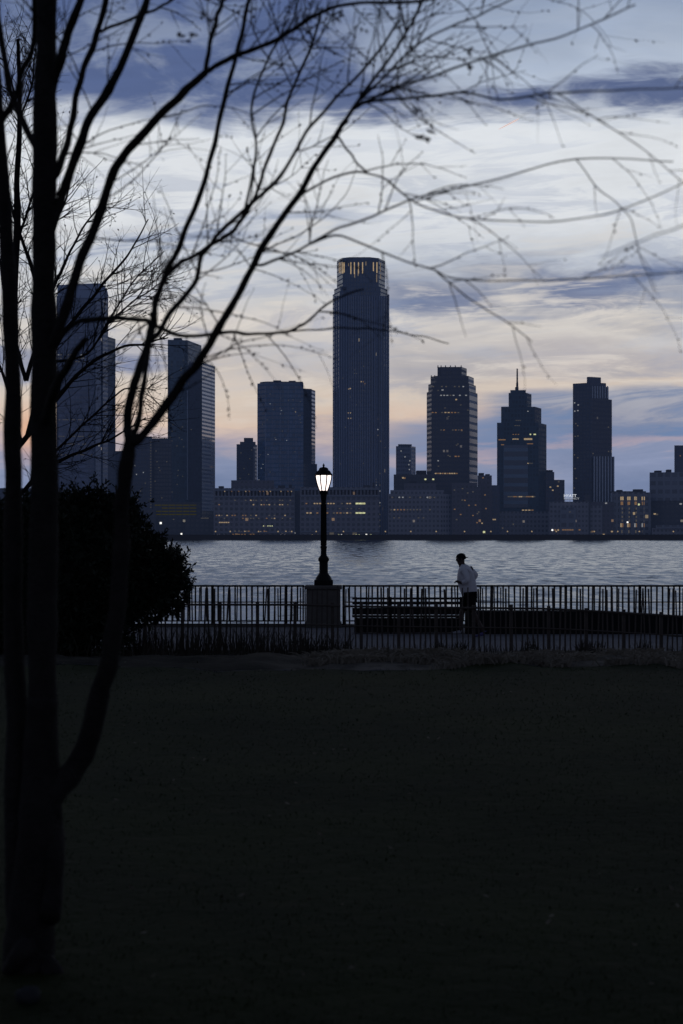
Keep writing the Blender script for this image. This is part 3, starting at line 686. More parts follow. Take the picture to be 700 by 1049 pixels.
# --- right tower
B = Building('residential_tower', 'dark flat roofed tower with pale vertical fins below its top, right of the spire tower', 'tower', 606, 1440)
B.tier('tower_shaft', [(587,10),(606,0),(607,0)], 393, None, fa['res'], 36)
B.tier('fin_storeys', [(606,.4),(623.6,14)], 395, 408, fa['slabdark'], 22)
B.tier('tower_wing', [(606,.6),(627,16)], 408, None, fa['octo'], 26)
B.tier('roof_block', [(601.3,8),(604,6),(615.8,12)], 386.2, 395, fa['navy'], 10); B.tier('roof_block', [(604,9),(621,18)], 391.6, 396, fa['navy'], 10)
B.piers('fins', 606.8, 623, 2.6, 395.5, 408, M['finpale'], .8, .6)
B.tier('annex', [(607.8,-9),(629.6,-2)], 467.5, None, fa['slabdark'], 12)
B.piers('annex_fins', 608.6, 629, 2.9, 467.6, 520, M['finpale'], .75, .6)
for x, y in ((588.8,412.7),(592.6,414.8),(589,421.2),(592.2,420.6),(590,434),(592,436),(589.5,447),(592.2,446.6),(592,469),(588.6,466),(589.3,480),(590.5,490),(588.4,500),(607.6,464.6),(623.5,462.5),(623.3,437.6)): B.lit(x, y, 1.4, 1.1, 'pale' if y < 422 else 'dim')

B = Building('low_block', 'low brownish waterfront building between the hotel and the block with lit columns', 'building', 614, 1362)
B.tier('block_wall', [(599,0),(629,2)], 514, None, fa['brick2']); B.tier('block_wall', [(600,-3),(617,-3)], 518, None, fa['grey'], 5)
B.tier('dark_core', [(599,-6),(605,-6)], 507, None, fa['dark'], 8)
for x, y, k in ((607,544.5,'amber'),(617,549,'white'),(618.6,547.6,'gold'),(627,544.5,'gold'),(591.5,510.4,'pale'),(621,515.5,'pale'),(606,545,'dim'),(598,554,'lime')): B.lit(x, y, 2.0, 1.4, k)
B = Building('lit_block', 'pale block with four columns of golden lit windows at right', 'building', 646, 1368)
B.tier('block_wall', [(626.5,0),(667,3)], 504.3, None, fa['light']); B.box('roof_slab', 628, 662, 503.2, 504.6, M['roof'], 6, 14)
B.piers('pilasters', 629, 665, 6, 506, 548, M['steel'], 1.0, .5)
for x in (637.2, 644.3, 651.5, 659):
    B.lit(x-.9, 510.6, 1.4, 3.6, 'gold'); B.lit(x+1.0, 510.6, 1.4, 3.6, 'gold'); B.lit(x, 515.6, 2.6, 3.4, 'amber')
    for y in (521, 525, 529.5, 533.4): B.lit(x+.4, y, 1.2, 2.0, 'dim')
    B.lit(x-.9, 538, 1.2, 4, 'gold' if x < 650 else 'pale'); B.lit(x+.8, 538, 1.2, 4.0, 'amber'); B.lit(x, 544.6, 1.2, 3, 'dim')
B.lit(654.6, 516.8, 1.8, 1.8, 'lime'); B.lit(649.6, 526, 2, 2.6, 'gold'); B.lit(643, 535, 1.6, 1.4, 'white')
B = Building('banded_block', 'grey banded office block above a dark base at the right edge', 'office', 684, 1380)
B.tier('block_wall', [(665.6,4),(680,0),(724,0)], 484, 513, fa['band']); B.tier('base_wall', [(667,5),(680,1),(724,1)], 513, None, fa['dark'])
for x, y, k in ((671,526.5,'gold'),(673,527,'dim'),(697.5,516.2,'pale'),(672,545.8,'gold'),(677.6,545.4,'white'),(679,546.4,'pale'),(682.6,546,'pale'),(700,546,'dim')): B.lit(x, y, 2.4, 1.5, k)
B = Building('dark_tower', 'plain dark tower rising behind the banded block at the right edge', 'tower', 702, 1470)
B.tier('tower_shaft', [(691,0),(716,0)], 456.2, None, fa['navy'])
B.lit(697, 467, 1, 1, 'amber')
B = Building('low_block', 'low pale terminal shed on the quay below the banded block', 'building', 690, 1352)
B.tier('block_wall', [(668,0),(720,0)], 541, None, fa['grey'], 14); B.tier('shed_roof', [(672,-2),(722,-2)], 538, 541.3, fa['band'], 10)
# low fill blocks beyond the left trees
B = Building('low_block', 'low dark block far left glimpsed between the tree trunks', 'building', 20, 1420)
B.tier('block_wall', [(-60,0),(56,0)], 500, None, fa['navy'])
for x, y in ((8,512),(30,520),(22,508)): B.lit(x, y, 1.2, 1, 'dim')
B = Building('low_block', 'long low dark block in front of the curved glass tower behind the evergreen bush', 'building', 110, 1400)
B.tier('block_wall', [(56,-30),(160,-30)], 522, None, fa['dark'])

for nm, boxes in (('six storey office block with lit', ((224,229,498,12),(285,292,497.2,10),(296,299,496.4,14))), ('bright window rows', ((318,326,496.8,10),(372,379,497,12),(382,384,494.5,14))), ('stepped grey office', ((420,427,492.6,14),(436,440,493.4,16))),
    ('lit columns', ()), ('four columns of golden', ((633,638,501.8,14),(650,659,501.2,12))), ('grey banded office', ((672,678,482,12),(684,688,481,14))), ('broad blue glass', ((280,288,389.6,14),(296,303,390,16))), ('paired slim slab', ((178,186,346.2,14),)), ('low waterfront hotel', ((598,601,512,10),))):
    rt = next((o for o in COL.objects if o.type == 'EMPTY' and nm in o.get('label', '')), None)
    for x0, x1, y, dd in (boxes if rt else ()):
        d = rt.location.y+dd; a = P(x0, y, d)-rt.location; c = P(x1, y+5, d)-rt.location; bm = MB(); bm.box(a.x, c.x, dd, dd+8, c.z, a.z); bm.build('roof_plant', M['roof'], rt)
# --- quay lamps on the far bank
LAMPX = [(221,549.3),(236,549.8),(265,549),(285,549.5),(299,552),(324,549),(352,549.5),(395,549.6),(421,550),(447,549.6),(476,548.6),(503,549),(520,550),(545,549.5),(570,549.6),(609,549),(633,549),(655,549.6),(690,549)]
b1 = MB(); b1.lathe([(.25,0),(.12,.4),(.09,4.6)], 8); b2 = MB(); b2.lathe([(.1,-.55),(.5,-.35),(.6,0),(.45,.4),(.1,.6)], 10)
proto = None
ordn = ['first','second','third','fourth','fifth','sixth','seventh','eighth','ninth','tenth','eleventh','twelfth','thirteenth','fourteenth','fifteenth','sixteenth','seventeenth','eighteenth','nineteenth']
for i, (x, y) in enumerate(LAMPX):
    p = P(x, y, 1343); loc = Vector((p.x, 1343, -2.2)); lab = 'tiny lit quay lamp on the far bank, %s from the left' % ordn[i]
    if proto is None:
        proto = empty('quay_lamp', loc, lab, 'street lamp', 'quay lamps on the far bank'); po = b1.build('pole', M['iron'], proto); po.scale = (1,1,1)
        he = b2.build('lamp_globe', M['gold'], proto); he.location = (0,0,5.0)
    else:
        c = dup(proto, None, loc); c['label'] = lab
        for ch in (po, he): dup(ch, c)

# ------------------------------------------------------------------ contrail
b = MB(); a = P(511, 132.5, 9000); c = P(532, 121.5, 9000); b.tube([a, a.lerp(c, .3), a.lerp(c, .8), c], [1.2, 3.2, 4.0, 1.2], 6)
M['contrail'] = mat('contrail_vapour', (.8,.6,.55), .9, .1, .001, emis=lin(226,196,186), estr=.95)  # emission stands in for sunlight on the vapour
tag(b.build('contrail', M['contrail']), 'short pink contrail streak in the pale sky at upper right', 'contrail')

# ------------------------------------------------------------------ water side railing
def railing(name, x0, x1, label, group):
    root = empty(name, ((x0+x1)/2, 40.35, PATH_Z+.06), label, 'railing', group); z0 = 0.0; L = x1-x0; hx = L/2
    def rail(z, hz, hy, nm):
        b = MB(); b.box(-hx, hx, -hy, hy, z-hz, z+hz); return b.build(nm, M['iron'], root)
    rail(.945, .022, .04, 'top_rail'); rail(.55, .013, .018, 'rail'); rail(.09, .015, .018, 'rail')
    pk = MB(); pk.box(-.0185, .0185, -.0185, .0185, .09, .925); post = MB(); post.box(-.032, .032, -.032, .032, -.02, .97); post.box(-.06,.06,-.06,.06,-.02,.02)
    pr = po_ = None; n = int(L/.1385); 
    for i in range(n+1):
        x = -hx+.03+i*(L-.06)/n
        if i % 13 == 0:
            if po_ is None: po_ = post.build('post', M['iron'], root); po_.location = (x,0,0)
            else: dup(po_, root, (x,0,0))
        else:
            if pr is None: pr = pk.build('picket', M['iron'], root); pr.location = (x,0,0)
            else: dup(pr, root, (x,0,0))
    return root
xl = P(312, 600, 40.35).x; xr = P(351, 600, 40.35).x
railing('iron_railing', -12.2, xl, 'black iron railing by the water left of the lamp pedestal', 'water side railings')
railing('iron_railing', xr, 12.2, 'black iron railing by the water right of the lamp pedestal', 'water side railings')

# ------------------------------------------------------------------ pedestal and street lamp
px0, px1 = xl+.02, xr-.02; pcx = (px0+px1)/2; hw = (px1-px0)/2
ped = empty('lamp_pedestal', (pcx, 40.4, PATH_Z), 'square grey stone pedestal under the street lamp', 'pedestal')
def bevbox(name, x0, x1, y0, y1, z0, z1, m, parent, bv=.015):
    bm = bmesh.new(); bmesh.ops.create_cube(bm, size=1)
    for v_ in bm.verts: v_.co = Vector(((x0+x1)/2+v_.co.x*(x1-x0), (y0+y1)/2+v_.co.y*(y1-y0), (z0+z1)/2+v_.co.z*(z1-z0)))
    bmesh.ops.bevel(bm, geom=list(bm.edges), offset=bv, segments=2, affect='EDGES', profile=.5)
    me = bpy.data.meshes.new(name); bm.to_mesh(me); bm.free(); me.materials.append(m)
    o = bpy.data.objects.new(name, me); COL.objects.link(o); o.parent = parent; return o
bevbox('pedestal_block', -hw+.03, hw-.03, -.42, .42, -.05, .93, M['stone'], ped, .02)
bevbox('cap_stone', -hw-.01, hw+.01, -.46, .46, .932, 1.02, M['stone'], ped, .02)
bevbox('plinth_course', -hw, hw, -.45, .45, -.06, .12, M['stone'], ped, .02)
LD = 40.4; s = LD/F; zb = PATH_Z+1.02
lx = P(331.7, 600, LD).x
lamp = empty('street_lamp', (lx, LD, zb), 'lit black street lamp with glass lantern standing on stone pedestal', 'street lamp')
def zp(y): return (600-y)*s
bevbox('base_block', -9.6*s, 9.6*s, -9.6*s, 9.6*s, 0, 5.6*s, M['iron'], lamp, .02)
b = MB()
b.lathe([(8.6*s, zp(594.4)), (7.8*s, zp(592)), (6.4*s, zp(590)), (5.4*s, zp(588.5)), (4.5*s, zp(587)), (4.4*s, zp(577)), (4.8*s, zp(575.8)), (5.6*s, zp(574.4)), (5.6*s, zp(572.6)), (4.6*s, zp(571)),
         (3.4*s, zp(569.6)), (3.0*s, zp(568)), (2.9*s, zp(562.5)), (3.5*s, zp(561.8)), (3.5*s, zp(560.4)), (2.75*s, zp(559.6)), (2.6*s, zp(540)), (2.5*s, zp(516)), (2.9*s, zp(512)), (3.5*s, zp(507)), (4.6*s, zp(504.6)), (4.6*s, zp(503.4)), (3.8*s, zp(503))], 14)
b.build('post', M['iron'], lamp, smooth=False)
b = MB()
for k in range(14):
    an = 2*math.pi*k/14; r0, r1 = 2.75*s, 2.6*s
    b.tube([(r0*math.cos(an), r0*math.sin(an), zp(559)), (r1*math.cos(an), r1*math.sin(an), zp(517))], [.010, .009], 4)
b.build('fluting', M['iron'], lamp)
b = MB(); b.lathe([(4.3*s, zp(503)), (5.4*s, zp(500.5)), (7.0*s, zp(496)), (8.3*s, zp(491)), (8.6*s, zp(487.4))], 8, phase=.5)
b.build('lantern_glass', M['glow'], lamp)
b = MB()
for k in range(8):
    an = 2*math.pi*(k+.5)/8; e = 1.01
    pts = [(r*s*e*math.cos(an), r*s*e*math.sin(an), zp(y)) for r, y in ((4.4,503),(5.5,500.5),(7.1,496),(8.4,491),(8.7,487.4))]
    b.tube(pts, [.015]*5, 5)
b.build('lantern_ribs', M['iron'], lamp)
b = MB(); b.lathe([(9.7*s, zp(487.6)), (9.7*s, zp(486.2)), (8.6*s, zp(485.4)), (7.4*s, zp(483.4)), (5.4*s, zp(482)), (5.0*s, zp(480.4)), (3.4*s, zp(479.4)), (1.2*s, zp(478.9))], 8, phase=.5)
b.build('lantern_cap', M['iron'], lamp)
b = MB(); b.lathe([(1.2*s, zp(479)), (.7*s, zp(478.2)), (1.25*s, zp(477.3)), (1.1*s, zp(476.6)), (.35*s, zp(475.8)), (.1*s, zp(474.8))], 10); b.build('finial', M['iron'], lamp)

# ------------------------------------------------------------------ benches and seat wall
def bench(px0, px1, label):
    D = 37.6; s = D/F; x0 = (px0-CX)*s; x1 = (px1-CX)*s; L = x1-x0
    root = empty('park_bench', ((x0+x1)/2, D, PATH_Z), label, 'bench'); h = L/2
    for y, w_ in ((613.2, 1.1), (618.2, 1.1), (626.2, 3.4)):
        z = CZ+(HY-y)*s-PATH_Z
        b = MB(); b.box(-h, h, .02, .06, z-w_*s, z+w_*s); b.build('back_slat', M['plank'], root)
    b = MB(); zs = .37
    for k in range(4): b.box(-h, h, .10+k*.13, .20+k*.13, zs, zs+.035)
    b.build('seat', M['plank'], root)
    b = MB(); b.box(-h+.05, h-.05, .08, .55, .03, .34); b.build('bench_base', M['darkstone'], root)
    n = 4
    for k in range(n):
        x = -h+.08+k*(L-.16)/(n-1); b = MB(); b.box(x-.025, x+.025, .062, .10, 0, .84); b.box(x-.03, x+.03, .062, .6, .342, .368); b.build('leg', M['iron'], root)
    return root
bench(361, 476, 'dark slatted bench behind the picket fence between pedestal and runner')
D = 37.5; s = D/F
b = MB(); pts = [(478,625.8),(600,626.2),(640,628.4),(700,632),(790,635)]
for (xa, ya), (xb, yb) in zip(pts, pts[1:]):
    A = P(xa, ya, D); Bq = P(xb, yb, D); n = len(b.v)
    b.v += [(A.x,D,PATH_Z-.05),(Bq.x,D,PATH_Z-.05),(Bq.x,D+.5,PATH_Z-.05),(A.x,D+.5,PATH_Z-.05),(A.x,D,A.z),(Bq.x,D,Bq.z),(Bq.x,D+.5,Bq.z),(A.x,D+.5,A.z)]
    b.f += [tuple(n+i for i in f) for f in ((4,5,6,7),(0,1,5,4),(2,3,7,6))]
n0 = 0; b.f += [(3,0,4,7), tuple(len(b.v)-8+i for i in (1,2,6,5))]
tag(b.build('seat_wall', M['darkstone']), 'long low dark seat wall behind the picket fence right of the runner', 'wall')

# ------------------------------------------------------------------ front picket fence
def fence(px0, px1, tops, bots, label):
    D = 32.0; s = D/F; cx = (px0+px1)/2
    root = empty('picket_fence', ((cx-CX)*s, D, -.69), label, 'fence', 'picket fence runs along the lawn'); base = Vector(((cx-CX)*s, D, -.69))
    def ip(tab, x):
        for (xa, ya), (xb, yb) in zip(tab, tab[1:]):
            if xa <= x <= xb: return ya+(yb-ya)*(x-xa)/(xb-xa)
        return tab[-1][1] if x > tab[-1][0] else tab[0][1]
    for off, r in ((0, .023), (20, .014)):
        pts = []; x = px0
        while x <= px1: pts.append(P(x, ip(tops, x)+off, D)-base+Vector((0, -.02, 0))); x += (px1-px0)/24
        b = MB(); b.tube(pts, [r]*len(pts), 6); b.build('rail', M['wood'], root)
    n = int((px1-px0)/5.45); pm_ = []
    for k in range(5):
        b = MB(); b.box(-.0155, .0155, 0, .014, 0, 1); me = bpy.data.meshes.new('picket'); me.from_pydata(b.v, [], b.f); me.update(); me.materials.append(M['wood']); pm_.append(me)
    for i in range(n):
        x = px0+(i+.5)*(px1-px0)/n; post = (i % 7 == 3)
        yt = ip(tops, x) if post else random.uniform(601.0, 604.0)+max(0, (x-560)*.012); yb = ip(bots, x)
        a = P(x, yb+1, D)-base; hgt = (yb-yt+1+random.uniform(-.3, 1.2))*s
        if post:
            b = MB(); b.box(-.032, .032, .012, .07, -.03, hgt+.05); o = b.build('post', M['wood'], root); o.location = a
        else:
            o = bpy.data.objects.new('picket', pm_[i % 5]); COL.objects.link(o); o.parent = root
            o.location = a; o.scale = (random.uniform(.72, 1.15), 1, hgt); o.rotation_euler = (0, random.gauss(0, .026), 0)
    return root
random.seed(21)
fence(-140, 349, [(-140,619),(300,619.5),(349,620.5)], [(-140,666),(349,667)], 'weathered picket fence run along the lawn left of the pedestal')
fence(351, 840, [(351,621),(470,622.5),(560,623.5),(610,626),(660,629),(700,631.5),(840,634)], [(351,667),(600,671),(700,672.5),(840,674)], 'weathered picket fence run with sagging rail right of the pedestal')

# ------------------------------------------------------------------ runner
def skin(name, verts, edges, m, parent, lv=2, root=0):
    me = bpy.data.meshes.new(name); me.from_pydata([v_[0] for v_ in verts], edges, []); me.update()
    o = bpy.data.objects.new(name, me); COL.objects.link(o)
    md = o.modifiers.new('s', 'SKIN'); md.use_smooth_shade = True
    for i, v_ in enumerate(verts):
        r = v_[1]; me.skin_vertices[0].data[i].radius = (r, r) if not isinstance(r, tuple) else r
        me.skin_vertices[0].data[i].use_root = (i == root)
    ss = o.modifiers.new('ss', 'SUBSURF'); ss.levels = lv; ss.render_levels = lv
    dg = bpy.context.evaluated_depsgraph_get(); nm = bpy.data.meshes.new_from_object(o.evaluated_get(dg))
    bpy.data.objects.remove(o); nm.name = name; nm.materials.clear(); nm.materials.append(m)
    nm.polygons.foreach_set('use_smooth', [True]*len(nm.polygons))
    r_ = bpy.data.objects.new(name, nm); COL.objects.link(r_); r_.parent = parent; return r_
M['skin'] = mat('skin', (.065,.042,.034), .6, .15, 10)
M['hoodie'] = mat('grey_jersey', (.66,.64,.66), .9, .2, 12, .3, .1)
M['shorts'] = mat('black_shorts', (.008,.008,.010), .85, .2, 12, 0, .1)
M['cap'] = mat('black_cap', (.008,.008,.010), .8, .2, 12, 0, .1)
M['shoe'] = mat('purple_shoe', (.09,.07,.20), .7, .3, 20)
M['shoepale'] = mat('pale_shoe', (.28,.28,.30), .7, .3, 20)
RD = 36.4
person = empty('person', (P(484.5, 546, RD).x, RD, PATH_Z), 'runner in a grey hooded top, black shorts and backward cap jogging left', 'person')
person.rotation_euler = (0, R(-4), 0)
X = lambda f, y, z: Vector((-f, y, z))      # f = forward (towards the left)
body = [ (X(.00,0,1.00), .13), (X(.03,0,1.16), .125), (X(.07,0,1.34), (.14,.16)), (X(.10,0,1.50), (.10,.14)), (X(.128,0,1.60), .066), (X(.145,0,1.665), .085), (X(.155,0,1.745), (.098,.112)), (X(.15,0,1.82), .08),
  # left (near) arm 8-11
  (X(.10,-.19,1.50), .062), (X(.04,-.27,1.26), .045), (X(.19,-.22,1.22), .036), (X(.225,-.205,1.235), .03),
  # right (far) arm 12-15
  (X(.08,.19,1.50), .062), (X(-.20,.26,1.36), .045), (X(.02,.27,1.17), .036), (X(.07,.26,1.16), .03),
  # left leg (rear) 16-20
  (X(.0,-.10,.93), .095), (X(-.05,-.11,.52), .062), (X(-.23,-.11,.14), .040), (X(-.25,-.11,.075), .036), (X(-.12,-.11,.045), .030),
  # right leg (front) 21-25
  (X(.01,.10,.93), .095), (X(.20,.10,.55), .062), (X(.25,.10,.19), .040), (X(.24,.10,.12), .036), (X(.37,.10,.12), .030),
  # jaw, nose
  (X(.215,0,1.665), .032), (X(.252,0,1.725), .012)]
be = [(0,1),(1,2),(2,3),(3,4),(4,5),(5,6),(6,7),(3,8),(8,9),(9,10),(10,11),(3,12),(12,13),(13,14),(14,15),(0,16),(16,17),(17,18),(18,19),(19,20),(0,21),(21,22),(22,23),(23,24),(24,25),(5,26),(6,27)]
# hands: palm, four fingers and a thumb each, curled
def hand(vs, es, wrist, base, fwd, up, side):
    p = len(vs); vs.append((base, .026)); es.append((wrist, p))
    for k, (off, ln) in enumerate(((-.030,.056),(-.010,.064),(.010,.060),(.028,.048))):
        o1 = base+fwd*.045+side*off; o2 = o1+fwd*ln*.5-up*.012; o3 = o2-up*ln*.45-fwd*.012
        a = len(vs); vs += [(o1, .0105), (o2, .0095), (o3, .008)]; es += [(p, a), (a, a+1), (a+1, a+2)]
    a = len(vs); t1 = base+up*.022+fwd*.02-side*.02; t2 = t1+fwd*.04-up*.008; vs += [(t1, .012), (t2, .009)]; es += [(p, a), (a, a+1)]
hand(body, be, 11, X(.255,-.195,1.25), Vector((-1,0,.12)).normalized(), Vector((0,-.3,1)).normalized(), Vector((0,1,0)))
hand(body, be, 15, X(.115,.25,1.155), Vector((-1,0,.05)).normalized(), Vector((0,.3,1)).normalized(), Vector((0,-1,0)))
skin('body', body, be, M['skin'], person)
hood = [(X(-.01,0,.88), (.205,.20)), (X(.02,0,1.08), (.205,.205)), (X(.075,0,1.33), (.245,.235)), (X(.115,0,1.50), (.165,.165)), (X(.115,0,1.585), (.09,.10)),
  (X(.10,-.19,1.50), .085), (X(.04,-.275,1.26), .068), (X(.18,-.225,1.22), .050), (X(.05,.19,1.50), .105), (X(-.20,.265,1.36), .088), (X(.02,.275,1.17), .048), (X(.015,0,1.565), (.065,.11)), (X(-.02,0,1.48), (.05,.09))]
skin('hooded_top', hood, [(0,1),(1,2),(2,3),(3,4),(3,5),(5,6),(6,7),(3,8),(8,9),(9,10),(4,11),(11,12)], M['hoodie'], person)
shorts = [(X(0,0,.99), (.150,.160)), (X(.0,-.105,.90), (.115,.115)), (X(-.035,-.115,.53), (.105,.11)), (X(.015,.105,.90), (.115,.115)), (X(.17,.105,.58), (.105,.11))]
skin('shorts', shorts, [(0,1),(1,2),(0,3),(3,4)], M['shorts'], person)
b = MB(); b.lathe([(.100, -.035), (.108, .0), (.109, .035), (.100, .068), (.074, .096), (.038, .11), (.008, .114)], 18); cap = b.build('cap', M['cap'], person, smooth=True); cap.location = X(.135,0,1.755); cap.scale = (1.0, .90, 1.0); cap.rotation_euler = (0, R(-8), 0)
b = MB(); n = 9
ring = [(.092*math.cos(a)*1.0, .088*math.sin(a)) for a in [R(-62+124*i/(n-1)) for i in range(n)]]
for i in range(n):
    a = R(-62+124*i/(n-1)); e = .07*math.cos(R((-62+124*i/(n-1))*1.3)); b.v += [(ring[i][0], ring[i][1], 0), (ring[i][0]+e*.95, ring[i][1]*1.02, -.022), (ring[i][0], ring[i][1], .008), (ring[i][0]+e*.95, ring[i][1]*1.02, -.014)]
for i in range(n-1):
    q = i*4; b.f += [(q, q+4, q+5, q+1), (q+2, q+3, q+7, q+6), (q+1, q+5, q+7, q+3)]
bo = b.build('cap_brim', M['cap'], cap, smooth=True); bo.location = (.005, 0, .006)
for sgn in (-1, 1):
    b = MB(); b.blob((0,0,0), .011, (0,0,1), 1.0); o = b.build('eye', M['shorts'], person); o.location = X(.222, sgn*.036, 1.742)
    b = MB(); b.lathe([(.004,-.03),(.016,-.02),(.020,.01),(.010,.03)], 8); o = b.build('ear', M['skin'], person, smooth=True); o.location = X(.135, sgn*.094, 1.73); o.scale = (1, .45, 1)
def shoe(loc, pitch, m):
    vs = [(X(-.03,0,.045), (.042,.045)), (X(.06,0,.045), (.040,.044)), (X(.15,0,.03), (.042,.026)), (X(.215,0,.025), (.030,.018)), (X(-.02,0,.10), .040)]
    o = skin('shoe', vs, [(0,1),(1,2),(2,3),(0,4)], m, person, 2); o.location = loc; o.rotation_euler = (0, R(pitch), 0); return o
shoe(X(-.25,-.11,.02), -6, M['shoe']); shoe(X(.24,.10,.075), 6, M['shoepale'])

# ------------------------------------------------------------------ foreground tree (built as stems in space about six metres off)
def catmull(pts, k=5):
    out = []; n = len(pts)
    for i in range(n-1):
        p0, p1, p2, p3 = pts[max(i-1,0)], pts[i], pts[i+1], pts[min(i+2,n-1)]
        for j in range(k):
            t = j/k
            out.append(tuple(.5*((2*b_)+(-a+c)*t+(2*a-5*b_+4*c-d_)*t*t+(-a+3*b_-3*c+d_)*t*t*t) for a, b_, c, d_ in zip(p0, p1, p2, p3)))
    out.append(tuple(pts[-1])); return out
class Tree:
    def __init__(s, D): s.D = D; s.wood = MB(); s.tw = MB(); s.paths = []
    def limb(s, pts, w0, w1, d0=0.0, d1=0.0, sides=8, wob=.45, keep=True, tw=False):
        best = None                              # a limb starts inside the wood it grows from
        for rec_ in s.paths:
            for (bx, by, bd, bw) in rec_:
                dd_ = math.hypot(bx-pts[0][0], by-pts[0][1])
                if dd_ < 14 and (best is None or dd_ < best[0]): best = (dd_, bx, by, bd)
        if best: pts = [(best[1], best[2])]+list(pts[1:]); d0 = best[3]-s.D
        p = catmull([(x, y, 0) for x, y in pts], 6); n = len(p); P3 = []; rr = []; rec = []
        sd_ = random.random()*50
        for i, (x, y, _) in enumerate(p):
            t = i/(n-1); d = s.D+d0+(d1-d0)*t+.12*noise.noise(Vector((t*3, sd_, 0)))*(1 if t > .08 else 0)
            wd = w0+(w1-w0)*t
            wd *= 1+.17*noise.noise(Vector((t*len(pts)*2.1, sd_, 5)))+.10*max(0, noise.noise(Vector((t*len(pts)*5, sd_, 15))))
            e_ = wob*min(1, t*6)*4; x += e_*noise.noise(Vector((t*len(pts)*1.6, sd_, 1))); y += e_*noise.noise(Vector((t*len(pts)*1.6, sd_, 2)))
            P3.append(P(x, y, d)); rr.append(wd*d/F/2); rec.append((x, y, d, wd))
        (s.tw if tw else s.wood).tube(P3, rr, sides)
        if keep: s.paths.append(rec)
        return rec
    def sprout(s, rec, count, lmin, lmax, t0=.15, t1=1.0, level=1, up=0.0, droop=0.0, w=1.5, spread=(25, 60), bud=.6, sides=4, side=0, bsz=1.0, step=6.0):
        for _ in range(count):
            t = random.uniform(t0, t1); i = min(len(rec)-2, int(t*(len(rec)-1)))
            x, y, d, pw = rec[i]; x2, y2, d2, _w = rec[i+1]
            an = math.atan2(y2-y, x2-x); sgn = side or random.choice((-1, 1))
            an += sgn*R(random.uniform(*spread)); L = random.uniform(lmin, lmax); n = max(3, int(L/step)); st_ = L/n
            ww = min(w, pw*.75); cur = random.gauss(0, .022); dd = random.gauss(0, .012)*st_*.35
            pts = []; rr = []; sub = []
            for k in range(n+1):
                tt = k/n; wd = ww*(1-.62*tt)
                pts.append(P(x, y, d)); rr.append(wd*d/F/2); sub.append((x, y, d, wd))
                if bud and k > 1 and random.random() < bud*.5:
                    q = d/F; r = random.uniform(.7, 1.5)*q*bsz; side_ = random.choice((-1, 1)); ax = Vector((math.cos(an+side_*.7), random.uniform(-.5, .5), -math.sin(an+side_*.7)))
                    s.tw.blob(P(x, y, d)+ax*r*.9, r, ax, 1.7)
                an += cur+random.gauss(0, .07)
                # growth bends towards the light or sags
                an += up*math.sin(-math.pi/2-an)*.06+droop*math.sin(math.pi/2-an)*.06
                x += math.cos(an)*st_; y += math.sin(an)*st_; d += dd+random.gauss(0, .006)
            s.tw.tube(pts, rr, sides, cap=False)
            if level > 1:
                s.sprout(sub, random.randint(1, 4), lmin*.4, lmax*.5, .2, .95, level-1, up, droop, w*.72, spread, bud, sides, 0, bsz, step)
random.seed(11)
T = Tree(6.0)
# trunk and stems
trunk = T.limb([(44,720),(44,640),(45,520),(45,400),(45.5,300),(46,200),(47,100),(48,0),(50,-120)], 31, 20, 0, .05, 16)
T.limb([(28,1004),(32,940),(39,860),(42,780),(44,715)], 56, 31, 0, 0, 16)
T.limb([(26,985),(18,930),(16,840),(17,740),(14,640),(14,540),(13.5,450),(12,350),(6,240),(0,140),(-8,40)], 26, 12, .15, .3, 12)
T.limb([(52,940),(56,860),(52,820)], 20, 22, -.05, 0, 10, keep=False)
stemC = T.limb([(38,850),(56,812),(76,788),(91,755),(103,708),(114,668),(121,620),(124,560),(125,510),(130,475),(134,452)], 26, 13.5, 0, -.1, 12)
# roots
for x, y in ((-6,1012),(58,1008),(75,1018),(30,1030)): T.limb([(30,960),(30+(x-30)*.5, 990), (x, y+4)], 26, 6, 0, -.12, 7, keep=False)
L1 = T.limb([(33,165),(23,123),(13,97),(4,54),(-3,10)], 8, 6, 0, .2)
L2 = T.limb([(-6,140),(0,128),(14,103),(23,74),(34,46),(36,0),(38,-30)], 8, 5, .3, .1)
R1 = T.limb([(52,110),(60,66),(68,40),(79,11),(88,-20)], 12, 8, 0, -.15)
R2 = T.limb([(52,200),(61,171),(71,137),(79,100),(86,69),(99,37),(108,0),(116,-30)], 8, 6, 0, .1)
R2b = T.limb([(99,40),(106,30),(137,19),(160,9),(174,0),(200,-12)], 3.6, 2.5, .1, .2, 6)
R3 = T.limb([(50,245),(60,210),(66,194),(80,154),(91,123),(114,86),(129,57),(143,23),(150,0),(158,-30)], 11, 7, 0, -.2)
R4 = T.limb([(50,365),(58,344),(69,312),(82,270),(102,220),(117,175),(135,150),(165,117),(190,93),(211,74)], 13, 7.5, -.05, -.3)
R4a = T.limb([(211,75),(215,45),(222,20),(228,0),(232,-25)], 5, 4, -.3, -.5)
R4b = T.limb([(211,75),(235,60),(270,47),(300,30),(330,12),(360,4),(420,2),(470,-8)], 5.8, 3, -.3, -.9, 7)
STUB = T.limb([(47,430),(54,405),(66,380),(77,361),(88,347)], 12, 6, -.1, -.5)
H1 = T.limb([(54,356),(61,346),(77,331),(97,327),(123,326),(149,328),(160,334),(192,344),(233,340),(258,342),(297,339),(320,325),(339,309),(372,296)], 6.5, 1.8, 0, .5, 6)
H1b = T.limb([(297,339),(343,336),(390,338),(430,344),(460,352)], 2.0, 1.2, .4, .6, 5)
C1 = T.limb([(134,456),(131,430),(136,398),(148,364),(156,336),(158,322)], 10, 8, -.1, 0)
C1x = T.limb([(136,452),(143,430),(148,392),(153,360)], 7, 5, -.05, .02)
